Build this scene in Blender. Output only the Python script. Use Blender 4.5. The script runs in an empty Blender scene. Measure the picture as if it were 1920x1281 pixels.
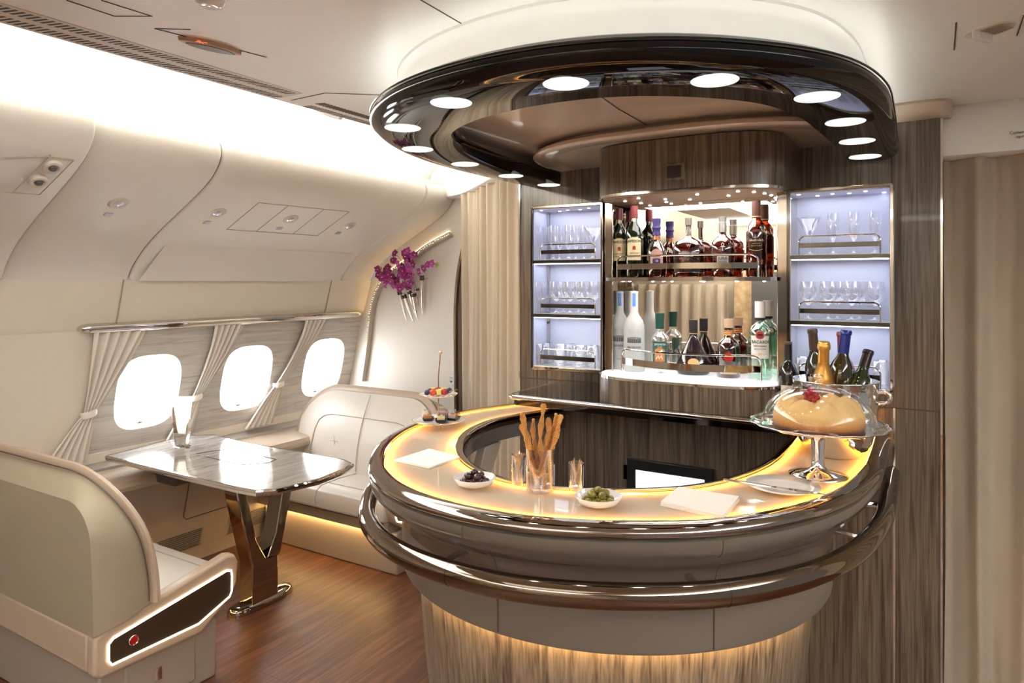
import bpy, math, random
from mathutils import Vector, Matrix
random.seed(7)
R=math.radians; PI=math.pi
col=bpy.context.scene.collection; sc=bpy.context.scene
# ---------------------------------------------------------------- camera, world, exposure
TH=math.atan(790/1300); H=1.6; FPX=1300; U0=960; V0=530
cam_d=bpy.data.cameras.new('camera'); cam=bpy.data.objects.new('camera',cam_d); col.objects.link(cam)
cam_d.sensor_width=36; cam_d.lens=FPX/1920*36; cam_d.shift_y=-110.5/1920; cam_d.clip_start=.02
cam.location=(0,0,H); cam.rotation_euler=(PI/2,0,TH); sc.camera=cam
sc.view_settings.view_transform='Standard'; sc.view_settings.look='None'; sc.view_settings.gamma=1
sc.view_settings.exposure=0.28
w=bpy.data.worlds.new('world'); sc.world=w; w.use_nodes=True
w.node_tree.nodes['Background'].inputs[0].default_value=(1,.96,.91,1); w.node_tree.nodes['Background'].inputs[1].default_value=.24
def area(name,loc,size,power,color=(1,.95,.88),rot=(0,0,0),sy=None,spread=180):
    l=bpy.data.lights.new(name,'AREA'); l.energy=power; l.color=color; l.size=size; l.spread=R(spread)
    if sy: l.shape='RECTANGLE'; l.size_y=sy
    o=bpy.data.objects.new(name,l); o.location=loc; o.rotation_euler=rot; col.objects.link(o); return o
area('cabin_fill_light',(-.6,-.5,2.2),1.6,8,sy=1.0)  # added fill near the camera, not a cabin fixture
area('rear_ceiling_fill',(-.8,-2.3,1.95),3.2,80,(1,.985,.96),(R(166),0,0),sy=.4,spread=110)  # added uplight behind the camera, brightens ceiling and drum
area('cabin_fill_light',(-2.1,1.0,2.2),.5,15,sy=1.8)  # added fill to lift the window side, no lamp there
area('right_ceiling_fill',(1.95,.2,1.9),.30,130,(1,.98,.95),(0,R(158),0),sy=3.4,spread=115)  # unseen uplight added on the right to brighten the ceiling
area('window_side_cove_light',(-3.05,.6,2.25),.08,60,(1,.97,.93),(0,R(212),0),sy=5.6)
# ---------------------------------------------------------------- helpers
Fv=(-math.sin(TH),math.cos(TH)); Rv=(math.cos(TH),math.sin(TH))
def ray(u,v):
    a=(u-U0)/FPX; return (Fv[0]+a*Rv[0],Fv[1]+a*Rv[1],(V0-v)/FPX)
def atz(u,v,z):
    r=ray(u,v); t=(z-H)/r[2]; return (r[0]*t,r[1]*t)
def aty(u,v,y):
    r=ray(u,v); t=y/r[1]; return (r[0]*t,H+r[2]*t)
def atx(u,v,x):
    r=ray(u,v); t=x/r[0]; return (r[1]*t,H+r[2]*t)
WL={}
def wl(o): return WL.get(o.name,Vector((0,0,0))) if o else Vector((0,0,0))
def tag(o,label=None,cat=None,group=None,kind=None):
    if label: o['label']=label
    if cat: o['category']=cat
    if group: o['group']=group
    if kind: o['kind']=kind
    return o
def empty(name,loc,label=None,cat=None,group=None):
    o=bpy.data.objects.new(name,None); o.location=loc; o.empty_display_size=.05; col.objects.link(o); WL[o.name]=Vector(loc)
    return tag(o,label,cat,group)
def tint(c): return tuple(c)+(1,) if len(c)==3 else c
class MB:
    def __init__(s): s.v=[]; s.f=[]
    def grid(s,rows,cu=False,cv=False,cap0=False,cap1=False):
        b=len(s.v); n=len(rows); m=len(rows[0])
        for r in rows: s.v+= [tuple(p) for p in r]
        for i in range(n if cu else n-1):
            for j in range(m if cv else m-1):
                s.f.append((b+i*m+j,b+i*m+(j+1)%m,b+((i+1)%n)*m+(j+1)%m,b+((i+1)%n)*m+j))
        if cap0: s.f.append(tuple(b+j for j in range(m))[::-1])
        if cap1: s.f.append(tuple(b+(n-1)*m+j for j in range(m)))
        return s
    def lathe(s,prof,n=24,c=(0,0,0),sx=1,sy=1,M=None):
        rows=[]
        for r,z in prof:
            row=[]
            for k in range(n):
                a=2*PI*k/n; p=Vector((r*math.cos(a)*sx,r*math.sin(a)*sy,z))
                if M: p=M@p
                row.append(p+Vector(c))
            rows.append(row)
        return s.grid(rows,cv=True)
    def tube(s,path,r,n=8,closed=False,r2=None,caps=True,up=None):
        P=[Vector(p) for p in path]; N=len(P); rows=[]; prev=None
        for i in range(N):
            if closed: t=P[(i+1)%N]-P[i-1]
            else: t=P[min(i+1,N-1)]-P[max(i-1,0)]
            t.normalize()
            if up is not None: a=Vector(up)-t*t.dot(Vector(up))
            elif prev is None: a=Vector((0,0,1)) if abs(t.z)<.9 else Vector((1,0,0)); a=a-t*t.dot(a)
            else: a=prev-t*t.dot(prev)
            a.normalize(); prev=a; b=t.cross(a)
            ri=r[i] if isinstance(r,(list,tuple)) else r; rb=ri if r2 is None else r2
            rows.append([P[i]+a*ri*math.cos(2*PI*k/n)+b*rb*math.sin(2*PI*k/n) for k in range(n)])
        return s.grid(rows,cu=closed,cv=True,cap0=caps and not closed,cap1=caps and not closed)
    def box(s,c,d,rz=0,M=None):
        hx,hy,hz=d[0]/2,d[1]/2,d[2]/2; b=len(s.v); Mz=Matrix.Rotation(rz,3,'Z')
        for z in (-hz,hz):
            for x,y in ((-hx,-hy),(hx,-hy),(hx,hy),(-hx,hy)):
                p=Mz@Vector((x,y,z)) if M is None else M@Vector((x,y,z)); s.v.append(tuple(p+Vector(c)))
        for f in ((0,3,2,1),(4,5,6,7),(0,1,5,4),(1,2,6,5),(2,3,7,6),(3,0,4,7)): s.f.append(tuple(b+i for i in f))
        return s
    def bx(s,x0,x1,y0,y1,z0,z1): return s.box(((x0+x1)/2,(y0+y1)/2,(z0+z1)/2),(abs(x1-x0),abs(y1-y0),abs(z1-z0)))
    def prism(s,pts0,pts1):
        n=len(pts0); b=len(s.v); s.v+=[tuple(p) for p in pts0]+[tuple(p) for p in pts1]
        for i in range(n): s.f.append((b+i,b+(i+1)%n,b+n+(i+1)%n,b+n+i))
        s.f.append(tuple(b+i for i in range(n))[::-1]); s.f.append(tuple(b+n+i for i in range(n))); return s
    def ball(s,c,r,n=12,m=8,sx=1,sy=1,sz=1,M=None):
        rows=[]
        for i in range(m+1):
            t=PI*i/m; rr=max(math.sin(t),1e-3); row=[]
            for k in range(n):
                a=2*PI*k/n; p=Vector((r*rr*math.cos(a)*sx,r*rr*math.sin(a)*sy,-r*math.cos(t)*sz))
                if M: p=M@p
                row.append(p+Vector(c))
            rows.append(row)
        return s.grid(rows,cv=True)
    def build(s,name,mat,parent=None,bevel=0,seg=2,sharp=40,kind=None,sub=0):
        me=bpy.data.meshes.new(name); L=wl(parent)
        me.from_pydata([tuple(Vector(p)-L) for p in s.v],[],s.f); me.validate()
        import bmesh
        bm=bmesh.new(); bm.from_mesh(me); bmesh.ops.recalc_face_normals(bm,faces=bm.faces); bm.to_mesh(me); bm.free()
        for p in me.polygons: p.use_smooth=True
        me.set_sharp_from_angle(angle=R(sharp))
        me.materials.append(mat); o=bpy.data.objects.new(name,me); col.objects.link(o)
        if parent: o.parent=parent; WL[o.name]=L
        if bevel:
            m=o.modifiers.new('bevel','BEVEL'); m.width=bevel; m.segments=seg; m.limit_method='ANGLE'; m.angle_limit=R(35); m.harden_normals=False
        if sub:
            m=o.modifiers.new('sub','SUBSURF'); m.levels=sub; m.render_levels=sub
        if kind: o['kind']=kind
        return o
def struct(mb,name,mat,**k): return mb.build(name,mat,kind='structure',**k)
def catmull(P,n=8,closed=False):
    P=[Vector(p) for p in P]; out=[]; N=len(P)
    for i in range(N if closed else N-1):
        if closed: a,b,c,d=P[i-1],P[i],P[(i+1)%N],P[(i+2)%N]
        else: a,b,c,d=P[max(i-1,0)],P[i],P[i+1],P[min(i+2,N-1)]
        for k in range(n):
            t=k/n; out.append(.5*((2*b)+(c-a)*t+(2*a-5*b+4*c-d)*t*t+(3*b-a-3*c+d)*t**3))
    if not closed: out.append(P[-1])
    return out
def resample(P,n):
    P=[Vector(p) for p in P]; L=[0]
    for i in range(1,len(P)): L.append(L[-1]+(P[i]-P[i-1]).length)
    out=[]; j=0
    for k in range(n):
        s=L[-1]*k/(n-1)
        while j<len(L)-2 and L[j+1]<s: j+=1
        t=(s-L[j])/max(L[j+1]-L[j],1e-9); out.append(P[j].lerp(P[j+1],min(max(t,0),1)))
    return out
def offs(P,d):          # offset an open 2D path to its left by d
    out=[]
    for i,p in enumerate(P):
        t=P[min(i+1,len(P)-1)]-P[max(i-1,0)]; n=Vector((-t.y,t.x)); n.normalize(); out.append(Vector((p.x,p.y))+n*d)
    return out
def loft(mb,P,prof,closed=False,cap=False):   # profile [(offset,z)] along 2D path P
    rows=[]
    for d,z in prof:
        rows.append([(q.x,q.y,z) for q in offs(P,d)])
    cols=[list(r) for r in zip(*rows)]
    mb.grid(cols,cv=closed,cap0=cap,cap1=cap); return mb
def copy_tree(o,loc,rz=0,label=None,group=None):
    c=o.copy(); col.objects.link(c); c.location=loc; c.rotation_euler=(0,0,rz)
    if label: c['label']=label
    if group: c['group']=group
    for ch in list(o.children):
        d=ch.copy(); col.objects.link(d); d.parent=c
        for g in list(ch.children):
            e=g.copy(); col.objects.link(e); e.parent=d
    return c
def text(mb,body,size,M,wrap=None,center=True,depth=.0004,font=None,sx=1):
    """lettering as mesh; M maps (x right, y up) to world; wrap radius bends it round a vertical axis (M then centred on the axis)"""
    cu=bpy.data.curves.new('t','FONT'); cu.body=body; cu.size=size; cu.extrude=depth; cu.resolution_u=3
    if center: cu.align_x='CENTER'
    cu.align_y='CENTER'
    o=bpy.data.objects.new('t',cu); col.objects.link(o); dg=bpy.context.evaluated_depsgraph_get(); dg.update()
    me=bpy.data.meshes.new_from_object(o.evaluated_get(dg)); b=len(mb.v)
    for v in me.vertices:
        x,y,z=v.co; x*=sx
        if wrap: a=x/wrap; p=Vector(((wrap+z)*math.sin(a),-(wrap+z)*math.cos(a),y))
        else: p=Vector((x,-z,y))
        mb.v.append(tuple(M@p))
    for p in me.polygons: mb.f.append(tuple(b+i for i in p.vertices))
    bpy.data.objects.remove(o); bpy.data.meshes.remove(me); bpy.data.curves.remove(cu)
    return mb
# ---------------------------------------------------------------- materials
def mat(name,c=(.8,.8,.8),rough=.5,metal=0,coat=0,emit=None,es=0,ior=1.5,trans=0,spec=.5,sheen=0,alpha=1):
    m=bpy.data.materials.new(name); m.use_nodes=True; p=m.node_tree.nodes['Principled BSDF']
    p.inputs['Base Color'].default_value=tint(c); p.inputs['Roughness'].default_value=rough; p.inputs['Metallic'].default_value=metal
    p.inputs['Coat Weight'].default_value=coat; p.inputs['Coat Roughness'].default_value=.04; p.inputs['IOR'].default_value=ior
    p.inputs['Transmission Weight'].default_value=trans; p.inputs['Specular IOR Level'].default_value=spec
    p.inputs['Sheen Weight'].default_value=sheen
    if emit: p.inputs['Emission Color'].default_value=tint(emit); p.inputs['Emission Strength'].default_value=es
    return m
def emis(name,c,s):
    m=bpy.data.materials.new(name); m.use_nodes=True; nt=m.node_tree; nt.nodes.clear()
    o=nt.nodes.new('ShaderNodeOutputMaterial'); e=nt.nodes.new('ShaderNodeEmission'); e.inputs[0].default_value=tint(c); e.inputs[1].default_value=s
    nt.links.new(e.outputs[0],o.inputs[0]); return m
def thin(name,c=(1,1,1),gl=1.0,rough=.0,base=.04,powr=.35):
    m=bpy.data.materials.new(name); m.use_nodes=True; nt=m.node_tree; nt.nodes.clear(); N=nt.nodes.new; L=nt.links.new
    o=N('ShaderNodeOutputMaterial'); mx=N('ShaderNodeMixShader'); t=N('ShaderNodeBsdfTransparent'); g=N('ShaderNodeBsdfGlossy')
    lw=N('ShaderNodeLayerWeight'); lw.inputs[0].default_value=powr; mp=N('ShaderNodeMapRange')
    mp.inputs[3].default_value=base; mp.inputs[4].default_value=gl
    t.inputs[0].default_value=tint(c); g.inputs[0].default_value=(1,1,1,1); g.inputs[1].default_value=rough
    L(lw.outputs['Facing'],mp.inputs[0]); L(mp.outputs[0],mx.inputs[0]); L(t.outputs[0],mx.inputs[1]); L(g.outputs[0],mx.inputs[2]); L(mx.outputs[0],o.inputs[0]); return m
def grain(name,c1,c2,scale,rough=.3,coat=.5,plank=None,c3=None,dist=1.0,bump=.0):
    m=mat(name,c1,rough,coat=coat); nt=m.node_tree; N=nt.nodes.new; L=nt.links.new; p=nt.nodes['Principled BSDF']
    tc=N('ShaderNodeTexCoord'); mp=N('ShaderNodeMapping'); mp.inputs['Scale'].default_value=scale; L(tc.outputs['Object'],mp.inputs[0])
    n1=N('ShaderNodeTexNoise'); n1.inputs['Scale'].default_value=1; n1.inputs['Detail'].default_value=6; n1.inputs['Distortion'].default_value=dist; L(mp.outputs[0],n1.inputs['Vector'])
    mp2=N('ShaderNodeMapping'); mp2.inputs['Scale'].default_value=tuple(s*4 for s in scale); L(tc.outputs['Object'],mp2.inputs[0])
    n2=N('ShaderNodeTexNoise'); n2.inputs['Scale'].default_value=1; n2.inputs['Detail'].default_value=3; L(mp2.outputs[0],n2.inputs['Vector'])
    r=N('ShaderNodeValToRGB'); r.color_ramp.elements[0].position=.36; r.color_ramp.elements[0].color=tint(c1); r.color_ramp.elements[1].position=.62; r.color_ramp.elements[1].color=tint(c2)
    if c3: e=r.color_ramp.elements.new(.5); e.color=tint(c3)
    ad=N('ShaderNodeMix'); ad.data_type='FLOAT'; ad.inputs[0].default_value=.35; L(n1.outputs[0],ad.inputs[2]); L(n2.outputs[0],ad.inputs[3]); L(ad.outputs[0],r.inputs[0])
    out=r.outputs[0]
    if plank:
        b=N('ShaderNodeTexBrick'); b.offset=.37; b.inputs['Scale'].default_value=1; b.inputs['Mortar Size'].default_value=.0012; b.inputs['Brick Width'].default_value=plank[0]; b.inputs['Row Height'].default_value=plank[1]
        b.inputs['Color1'].default_value=(1,1,1,1); b.inputs['Color2'].default_value=(.78,.78,.78,1); b.inputs['Mortar'].default_value=(.3,.3,.3,1)
        mp3=N('ShaderNodeMapping'); mp3.inputs['Rotation'].default_value=(0,0,PI/2); L(tc.outputs['Object'],mp3.inputs[0]); L(mp3.outputs[0],b.inputs['Vector'])
        mu=N('ShaderNodeMix'); mu.data_type='RGBA'; mu.blend_type='MULTIPLY'; mu.inputs[0].default_value=1; L(out,mu.inputs[6]); L(b.outputs[0],mu.inputs[7]); out=mu.outputs[2]
    L(out,p.inputs['Base Color'])
    return m
def noisy(m,scale,strength,detail=3):
    nt=m.node_tree; N=nt.nodes.new; tc=N('ShaderNodeTexCoord'); n=N('ShaderNodeTexNoise'); n.inputs['Scale'].default_value=scale; n.inputs['Detail'].default_value=detail
    b=N('ShaderNodeBump'); b.inputs['Strength'].default_value=strength; b.inputs['Distance'].default_value=.002
    nt.links.new(tc.outputs['Object'],n.inputs['Vector']); nt.links.new(n.outputs[0],b.inputs['Height']); nt.links.new(b.outputs[0],nt.nodes['Principled BSDF'].inputs['Normal']); return m
WOODV=grain('walnut_vertical',(.042,.028,.019),(.20,.152,.108),(58,58,1.5),.32,.2,c3=(.128,.096,.068))
WOODB=grain('walnut_bar_base',(.07,.05,.035),(.28,.222,.165),(52,52,1.5),.32,.25,c3=(.185,.145,.105))
WOODW=grain('grey_veneer',(.42,.38,.335),(.63,.58,.53),(2.2,2.2,34),.35,.3,c3=(.57,.52,.47),dist=1.2)
WOODT=grain('table_veneer',(.27,.25,.23),(.50,.47,.44),(22,2.0,22),.12,.8,c3=(.39,.365,.34),dist=1.4)
FLOOR=grain('floor_walnut',(.075,.027,.013),(.20,.082,.042),(26,1.6,26),.42,.0,plank=(1.9,.22),c3=(.13,.052,.026))
WALL=mat('cream_wall',(.80,.72,.61),.55)
CEIL=mat('ceiling_paint',(.89,.90,.87),.42)
BIN=mat('bin_panel',(.81,.765,.70),.45)
GREYP=mat('taupe_panel',(.36,.30,.245),.5)
LEA=noisy(mat('cream_leather',(.72,.66,.58),.42,coat=.1),120,.12)
LEA2=noisy(mat('tan_leather',(.37,.31,.225),.5),180,.15)
LEA3=noisy(mat('bolster_leather',(.50,.39,.29),.42,coat=.1),150,.1)
PIPE=mat('piping',(.10,.085,.07),.5)
APRON=mat('apron_lacquer',(.135,.112,.09),.25,coat=.25)
BAND=mat('bar_band_lacquer',(.19,.16,.13),.4,coat=.1)
CHROME=mat('polished_chrome',(.68,.645,.61),.05,1)
RIM=mat('rim_chrome',(.40,.355,.31),.05,1)
BRONZE=mat('bronze_chrome',(.42,.36,.30),.05,1)
DARKM=mat('dark_metal',(.10,.09,.08),.08,1)
SILVER=mat('silver',(.9,.88,.86),.08,1)
GOLDM=mat('rose_gold',(.85,.6,.45),.15,1)
MIRROR=mat('mirror',(.86,.82,.77),.0,1)
CANO=mat('canopy_gloss',(.008,.007,.007),.03,0,ior=1.38)
SOFF=mat('soffit_lacquer',(.66,.54,.43),.12,coat=.6)
CREAMG=bpy.data.materials.new('counter_glass'); CREAMG.use_nodes=True; nt=CREAMG.node_tree; nt.nodes.clear()
_o=nt.nodes.new('ShaderNodeOutputMaterial'); _d=nt.nodes.new('ShaderNodeBsdfDiffuse'); _t=nt.nodes.new('ShaderNodeBsdfTranslucent'); _g=nt.nodes.new('ShaderNodeBsdfGlossy'); _m=nt.nodes.new('ShaderNodeMixShader'); _m2=nt.nodes.new('ShaderNodeMixShader'); _f=nt.nodes.new('ShaderNodeFresnel')
_d.inputs[0].default_value=(.60,.57,.49,1); _t.inputs[0].default_value=(.9,.85,.72,1); _m.inputs[0].default_value=.35; _g.inputs[1].default_value=.04; _f.inputs[0].default_value=1.5
for a_,b_ in ((_d.outputs[0],_m.inputs[1]),(_t.outputs[0],_m.inputs[2]),(_f.outputs[0],_m2.inputs[0]),(_m.outputs[0],_m2.inputs[1]),(_g.outputs[0],_m2.inputs[2]),(_m2.outputs[0],_o.inputs[0])): nt.links.new(a_,b_)
BLACKG=mat('black_counter',(.02,.017,.015),.04,coat=1)
CURT=mat('curtain',(.50,.41,.305),.75,sheen=.3)
CURT2=mat('curtain_dimmed',(.40,.325,.24),.75,sheen=.3)  # CURT cloth with the right side's dimmer light put into its colour
WCURT=mat('window_curtain',(.82,.75,.665),.7,sheen=.3)
SEAM=mat('seam_shadow_gap',(.08,.065,.05),.7)
SEAML=mat('seam_line',(.42,.35,.27),.6)
STITCH=mat('stitch',(.50,.435,.36),.6)
WHITE=mat('white_porcelain',(.85,.84,.82),.12,coat=.6)
PAPER=mat('napkin_paper',(.88,.85,.79),.8)
PLAST=mat('cream_plastic',(.66,.60,.52),.4)
LENS=mat('reading_lens',(.7,.72,.78),.08,.6)
BLACK=mat('black_plastic',(.015,.014,.014),.3)
GREYD=mat('dark_grey',(.09,.085,.08),.5)
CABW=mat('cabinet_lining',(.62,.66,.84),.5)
GLASS=thin('clear_glass',(.985,.985,.99),.95,0,.05,.45)
DOME=thin('dome_glass',(.985,.985,.98),.6,0,.025,.15)
FROST=mat('frosted_glass',(.82,.84,.85),.4,trans=.35)
AMBER=emis('amber_led',(1,.38,.035),80)
WARM=emis('warm_led',(1,.62,.24),44)
WARM2=emis('warm_led_ring',(1,.80,.56),4.5)
COVE=emis('cove_led',(1,.93,.83),45)
DISC=emis('downlight_face',(1,.97,.82),1.05)
SPOTC=emis('cabinet_led',(.95,.96,1),12)
PANE=emis('window_daylight',(.93,.96,1),11)
LAMPG=mat('lamp_glass',(.9,.88,.82),.35,emit=(1,.9,.72),es=1.0)
FRIDGE=emis('fridge_interior',(.86,.84,1),1.25)
# ---------------------------------------------------------------- room shell
struct(MB().bx(-3.9,2.2,-2.6,6.5,-.1,0),'floor',FLOOR)
# side wall profile (x,z) swept along the cabin
def sweepY(prof,y0,y1,name,m,n=2,**k):
    rows=[[(x,y0+(y1-y0)*i/(n-1),z) for x,z in prof] for i in range(n)]
    return struct(MB().grid(rows),name,m,**k)
low=[(-3.63,0.0),(-3.63,.05),(-3.60,.12),(-3.53,.40),(-3.49,.545)]
sweepY(low,-2.6,3.8,'wall_window_side_lower',GREYP)
struct(MB().grid([[(x,y,z) for x,z in [(-3.49,.545),(-3.452,.552),(-3.445,.575),(-3.46,.60),(-3.50,.61),(-3.71,.618)]] for y in (-2.6,3.8)]),'trim_1',LEA3)
struct(MB().grid([[(x,y,z) for x,z in [(-3.70,.612),(-3.70,.632),(-3.73,.645),(-3.76,.645),(-3.78,.66)]] for y in (-2.6,3.8)]),'trim_2',mat('sill_metal',(.55,.52,.49),.3,.7))
def wx(z): return -3.79+.248*(z-.605)     # face of the window panel
up=[(wx(.64)-.012,.64),(wx(1.0)-.012,1.0),(wx(1.36)-.012,1.36),(-3.57,1.42),(-3.515,1.615)]
mbw=MB()
# windows cut as openings: wall above, below and between is one panel mesh with holes
WIN=[2.225,2.865,3.505]; WZ=1.0; WHH=.205; WHW=.183
def wall_panel(name,ys,ye,wins,m,inset,z0,z1):
    mb=MB(); n=48
    edges=[ys]+[(wins[i]+wins[i+1])/2 for i in range(len(wins)-1)]+[ye]
    for i,c in enumerate(wins):
        a,b=edges[i],edges[i+1]; outer=[];inner=[];rim=[]
        for k in range(n):
            t=2*PI*k/n; cx,sz=math.cos(t),math.sin(t)
            e=.62; ex=math.copysign(abs(cx)**e,cx); ez=math.copysign(abs(sz)**e,sz)
            yy=c+WHW*ex; zz=WZ+WHH*ez; inner.append((yy,zz))
            s=1/max(abs(cx),abs(sz)); ox,oz=cx*s,sz*s
            outer.append((c+(b-c)*ox if ox>0 else c+(c-a)*ox, WZ+(z1-WZ)*oz if oz>0 else WZ+(WZ-z0)*oz))
        o3=[(wx(z)+inset,y,z) for y,z in outer]; i3=[(wx(z)+inset,y,z) for y,z in inner]
        r3=[(wx(z)+inset-.045,c+(y-c)*.9,WZ+(z-WZ)*.9) for y,z in inner]
        mb.grid([o3,i3,r3],cv=True)
    return struct(mb,name,m)
wall_panel('wall_window_side_panel',1.90,3.80,WIN,WOODW,0,.70,1.36)
for i,c in enumerate(WIN):
    n=48; pts=[];p2=[];rm=[]
    for k in range(n):
        t=2*PI*k/n; cx,sz=math.cos(t),math.sin(t); e=.62; ex=math.copysign(abs(cx)**e,cx); ez=math.copysign(abs(sz)**e,sz)
        yy=c+WHW*.9*ex; zz=WZ+WHH*.9*ez; pts.append((wx(zz)-.044,yy,zz)); p2.append((wx(zz)-.056,yy,zz)); rm.append((wx(zz)-.043,yy,zz))
    o=MB().prism(p2,pts).build('window_%d'%(i+1),PANE,kind='structure')
    # shade pull
    y=c-.01; z=WZ-WHH*.86
    MB().ball((wx(z)-.03,y,z),.012,sx=.5,sy=1.6,sz=.7).build('shade_pull',CHROME,o)
# cream wall around the panel
def strip(name,prof,y0,y1,m): return struct(MB().grid([[(x,y,z) for x,z in prof] for y in (y0,y1)]),name,m)
strip('wall_window_side_sill',[(wx(.645)+.012,.645),(wx(.70)+.004,.70),(wx(.70)-.002,.705)],-2.6,3.8,WALL)
strip('wall_window_side_rear',[(wx(.64)+.01,.64),(wx(1.36)+.01,1.36)],-2.6,1.905,WALL)
strip('wall_window_side_upper',[(wx(1.355)-.0,1.355),(-3.575,1.42),(-3.515,1.615)],-2.6,3.8,WALL)
struct(MB().tube([(-3.515,1.985,1.615),(-3.57,1.985,1.42),(wx(1.37)+.004,1.985,1.37)],.004).tube([(-3.515,3.41,1.615),(-3.57,3.41,1.42),(wx(1.37)+.004,3.41,1.37)],.004),'trim_3',SEAML)
# overhead bins (three sections with rolled nose)
BINP=[(-3.515,1.615),(-3.47,1.68),(-3.36,1.775),(-3.22,1.86),(-3.05,1.95),(-2.92,2.02),(-2.83,2.08),(-2.775,2.145),(-2.765,2.20),(-2.79,2.245),(-2.85,2.27),(-2.93,2.27),(-2.96,2.24)]
BINP=[(p.x,p.y) for p in catmull([Vector((a,b,0)) for a,b in BINP],4)]
def binsec(name,y0,y1,dx=0,dz=0):
    t=empty(name,(-3.1,(y0+y1)/2,1.62)); rows=[]
    for y,e in ((y0,-.012),(y0+.006,-.003),(y0+.014,0),(y1-.014,0),(y1-.006,-.003),(y1,-.012)):
        rows.append([(x+dx+e*.7,y,z+dz-e*.7) for x,z in BINP])
    MB().grid(rows).build('shell',BIN,t,sharp=60)
    return t
b1=binsec('overhead_bin',-2.6,1.43,.05,-.0); tag(b1,'cream overhead bin at far left, its lower edge cut by the photo edge','overhead bin')
b2=binsec('overhead_bin',1.436,2.01); tag(b2,'cream overhead bin with one reading light, second from the left','overhead bin')
b3=binsec('overhead_bin',2.016,3.50); tag(b3,'cream overhead bin carrying the rectangular hatch and three reading lights','overhead bin')
b4=binsec('overhead_bin',3.506,3.80); tag(b4,'narrow cream overhead panel next to the white partition with orchids','overhead bin')
struct(MB().grid([[(x-.010,y,z+.010) for x,z in BINP] for y in (-2.6,3.79)]),'trim_12',SEAML)
def binpt(ratio,y,lift=.0):   # point on the bin face where (z-H)/x equals ratio
    best=min(range(4,len(BINP)//2+8),key=lambda i:abs((BINP[i][1]-H)/BINP[i][0]-ratio))
    x,z=BINP[best]; x2,z2=BINP[best+1]; x1,z1=BINP[best-1]; t=Vector((x2-x1,0,z2-z1)).normalized(); n=Vector((t.z,0,-t.x)); n=-n if n.x<0 else n
    return Vector((x,y,z))+n*lift,t,n
def onbin(u,v,lift=0):
    r=ray(u,v); ratio=r[2]/r[0]; p,t,n=binpt(ratio,0,lift)
    # refine by exact intersection with the segment chain
    for i in range(len(BINP)-1):
        (xa,za),(xb,zb)=BINP[i],BINP[i+1]; fa=(za-H)-ratio*xa; fb=(zb-H)-ratio*xb
        if fa*fb<=0 and fa!=fb:
            s=fa/(fa-fb); x=xa+(xb-xa)*s; z=za+(zb-za)*s; t=Vector((xb-xa,0,zb-za)).normalized(); n=Vector((t.z,0,-t.x)); n=-n if n.x<0 else n
            return Vector((x,r[1]*x/r[0],z))+n*lift,t,n
    return p,t,n
def frame_on_bin(u,v):
    p,t,n=onbin(u,v); M=Matrix((Vector((0,1,0)),t,n)).transposed(); return p,M
for i,(u,v,us,vs,par,lab) in enumerate([(222,381,203,402,b2,'single round reading light on the second bin from left'),(408,399,388,417,b3,'round reading light left of the hatch on the bin'),(545,411,524,428,b3,'round reading light in the middle of the bin hatch'),(655,424,634,437,b3,'round reading light right of the hatch on the bin')]):
    p,M=frame_on_bin(u,v); t=empty('reading_light',p,lab,'reading light','reading lights on the bins')
    M4=M.to_4x4(); M4.translation=p
    MB().lathe([(.001,.004),(.034,.006),(.040,.003),(.044,0),(.044,-.003)],24,M=M4).build('bezel',PLAST,t)
    MB().lathe([(.001,.012),(.012,.011),(.022,.006),(.024,.004)],20,M=M4).build('lens',LENS,t)
    q,M2=frame_on_bin(us,vs); M2=M2.to_4x4(); M2.translation=q
    s=empty('call_button',q,'small grey square button below the '+lab.split(' on ')[0],'button','call buttons')
    MB().box((0,0,0),(.036,.024,.006),M=M2.to_3x3()).build('plate',mat('button_grey',(.42,.40,.42),.4),None) if False else None
    mb=MB(); mb.box(q,(.036,.026,.008),M=M2.to_3x3()); mb.build('button_plate',bpy.data.materials.get('button_grey') or mat('button_grey',(.42,.40,.43),.35),s,bevel=.003)
# hatch
hp=[(425,430),(485,380),(655,397),(595,442)]
def hline(mb,a,b,r=.0018,k=6): mb.tube([onbin(a[0]+(b[0]-a[0])*i/k,a[1]+(b[1]-a[1])*i/k,.0008)[0] for i in range(k+1)],r,5)
mb=MB()
for i in range(4): hline(mb,hp[i],hp[(i+1)%4])
hline(mb,(480,434),(540,386)); hline(mb,(550,438),(608,392))
t=empty('bin_hatch',onbin(540,410)[0],'thin outlined three-part hatch on the overhead bin above the table','hatch'); mb.build('hatch_seam',SEAML,t)
# shallow raised lower facing on bin 3
mb=MB(); q=[(310,459),(660,475),(600,524),(255,522)]
rows=[]
for j in range(7):
    s=j/6; a=Vector(q[0]).lerp(Vector(q[3]),s); b=Vector(q[1]).lerp(Vector(q[2]),s); lift=.001+.024*s
    rows.append([onbin(*(a.lerp(b,i/12)),lift=lift)[0] for i in range(13)])
top=[onbin(*(Vector(q[0]).lerp(Vector(q[1]),i/12)),lift=0)[0] for i in range(13)]
t=empty('bin_lower_facing',onbin(450,500)[0],'pale trapezoid panel stepping out below the bin hatch','panel'); rows.append([onbin(*(Vector(q[3]).lerp(Vector(q[2]),i/12)),lift=0)[0] for i in range(13)]); MB().grid(rows).build('facing',BIN,t)
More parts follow.
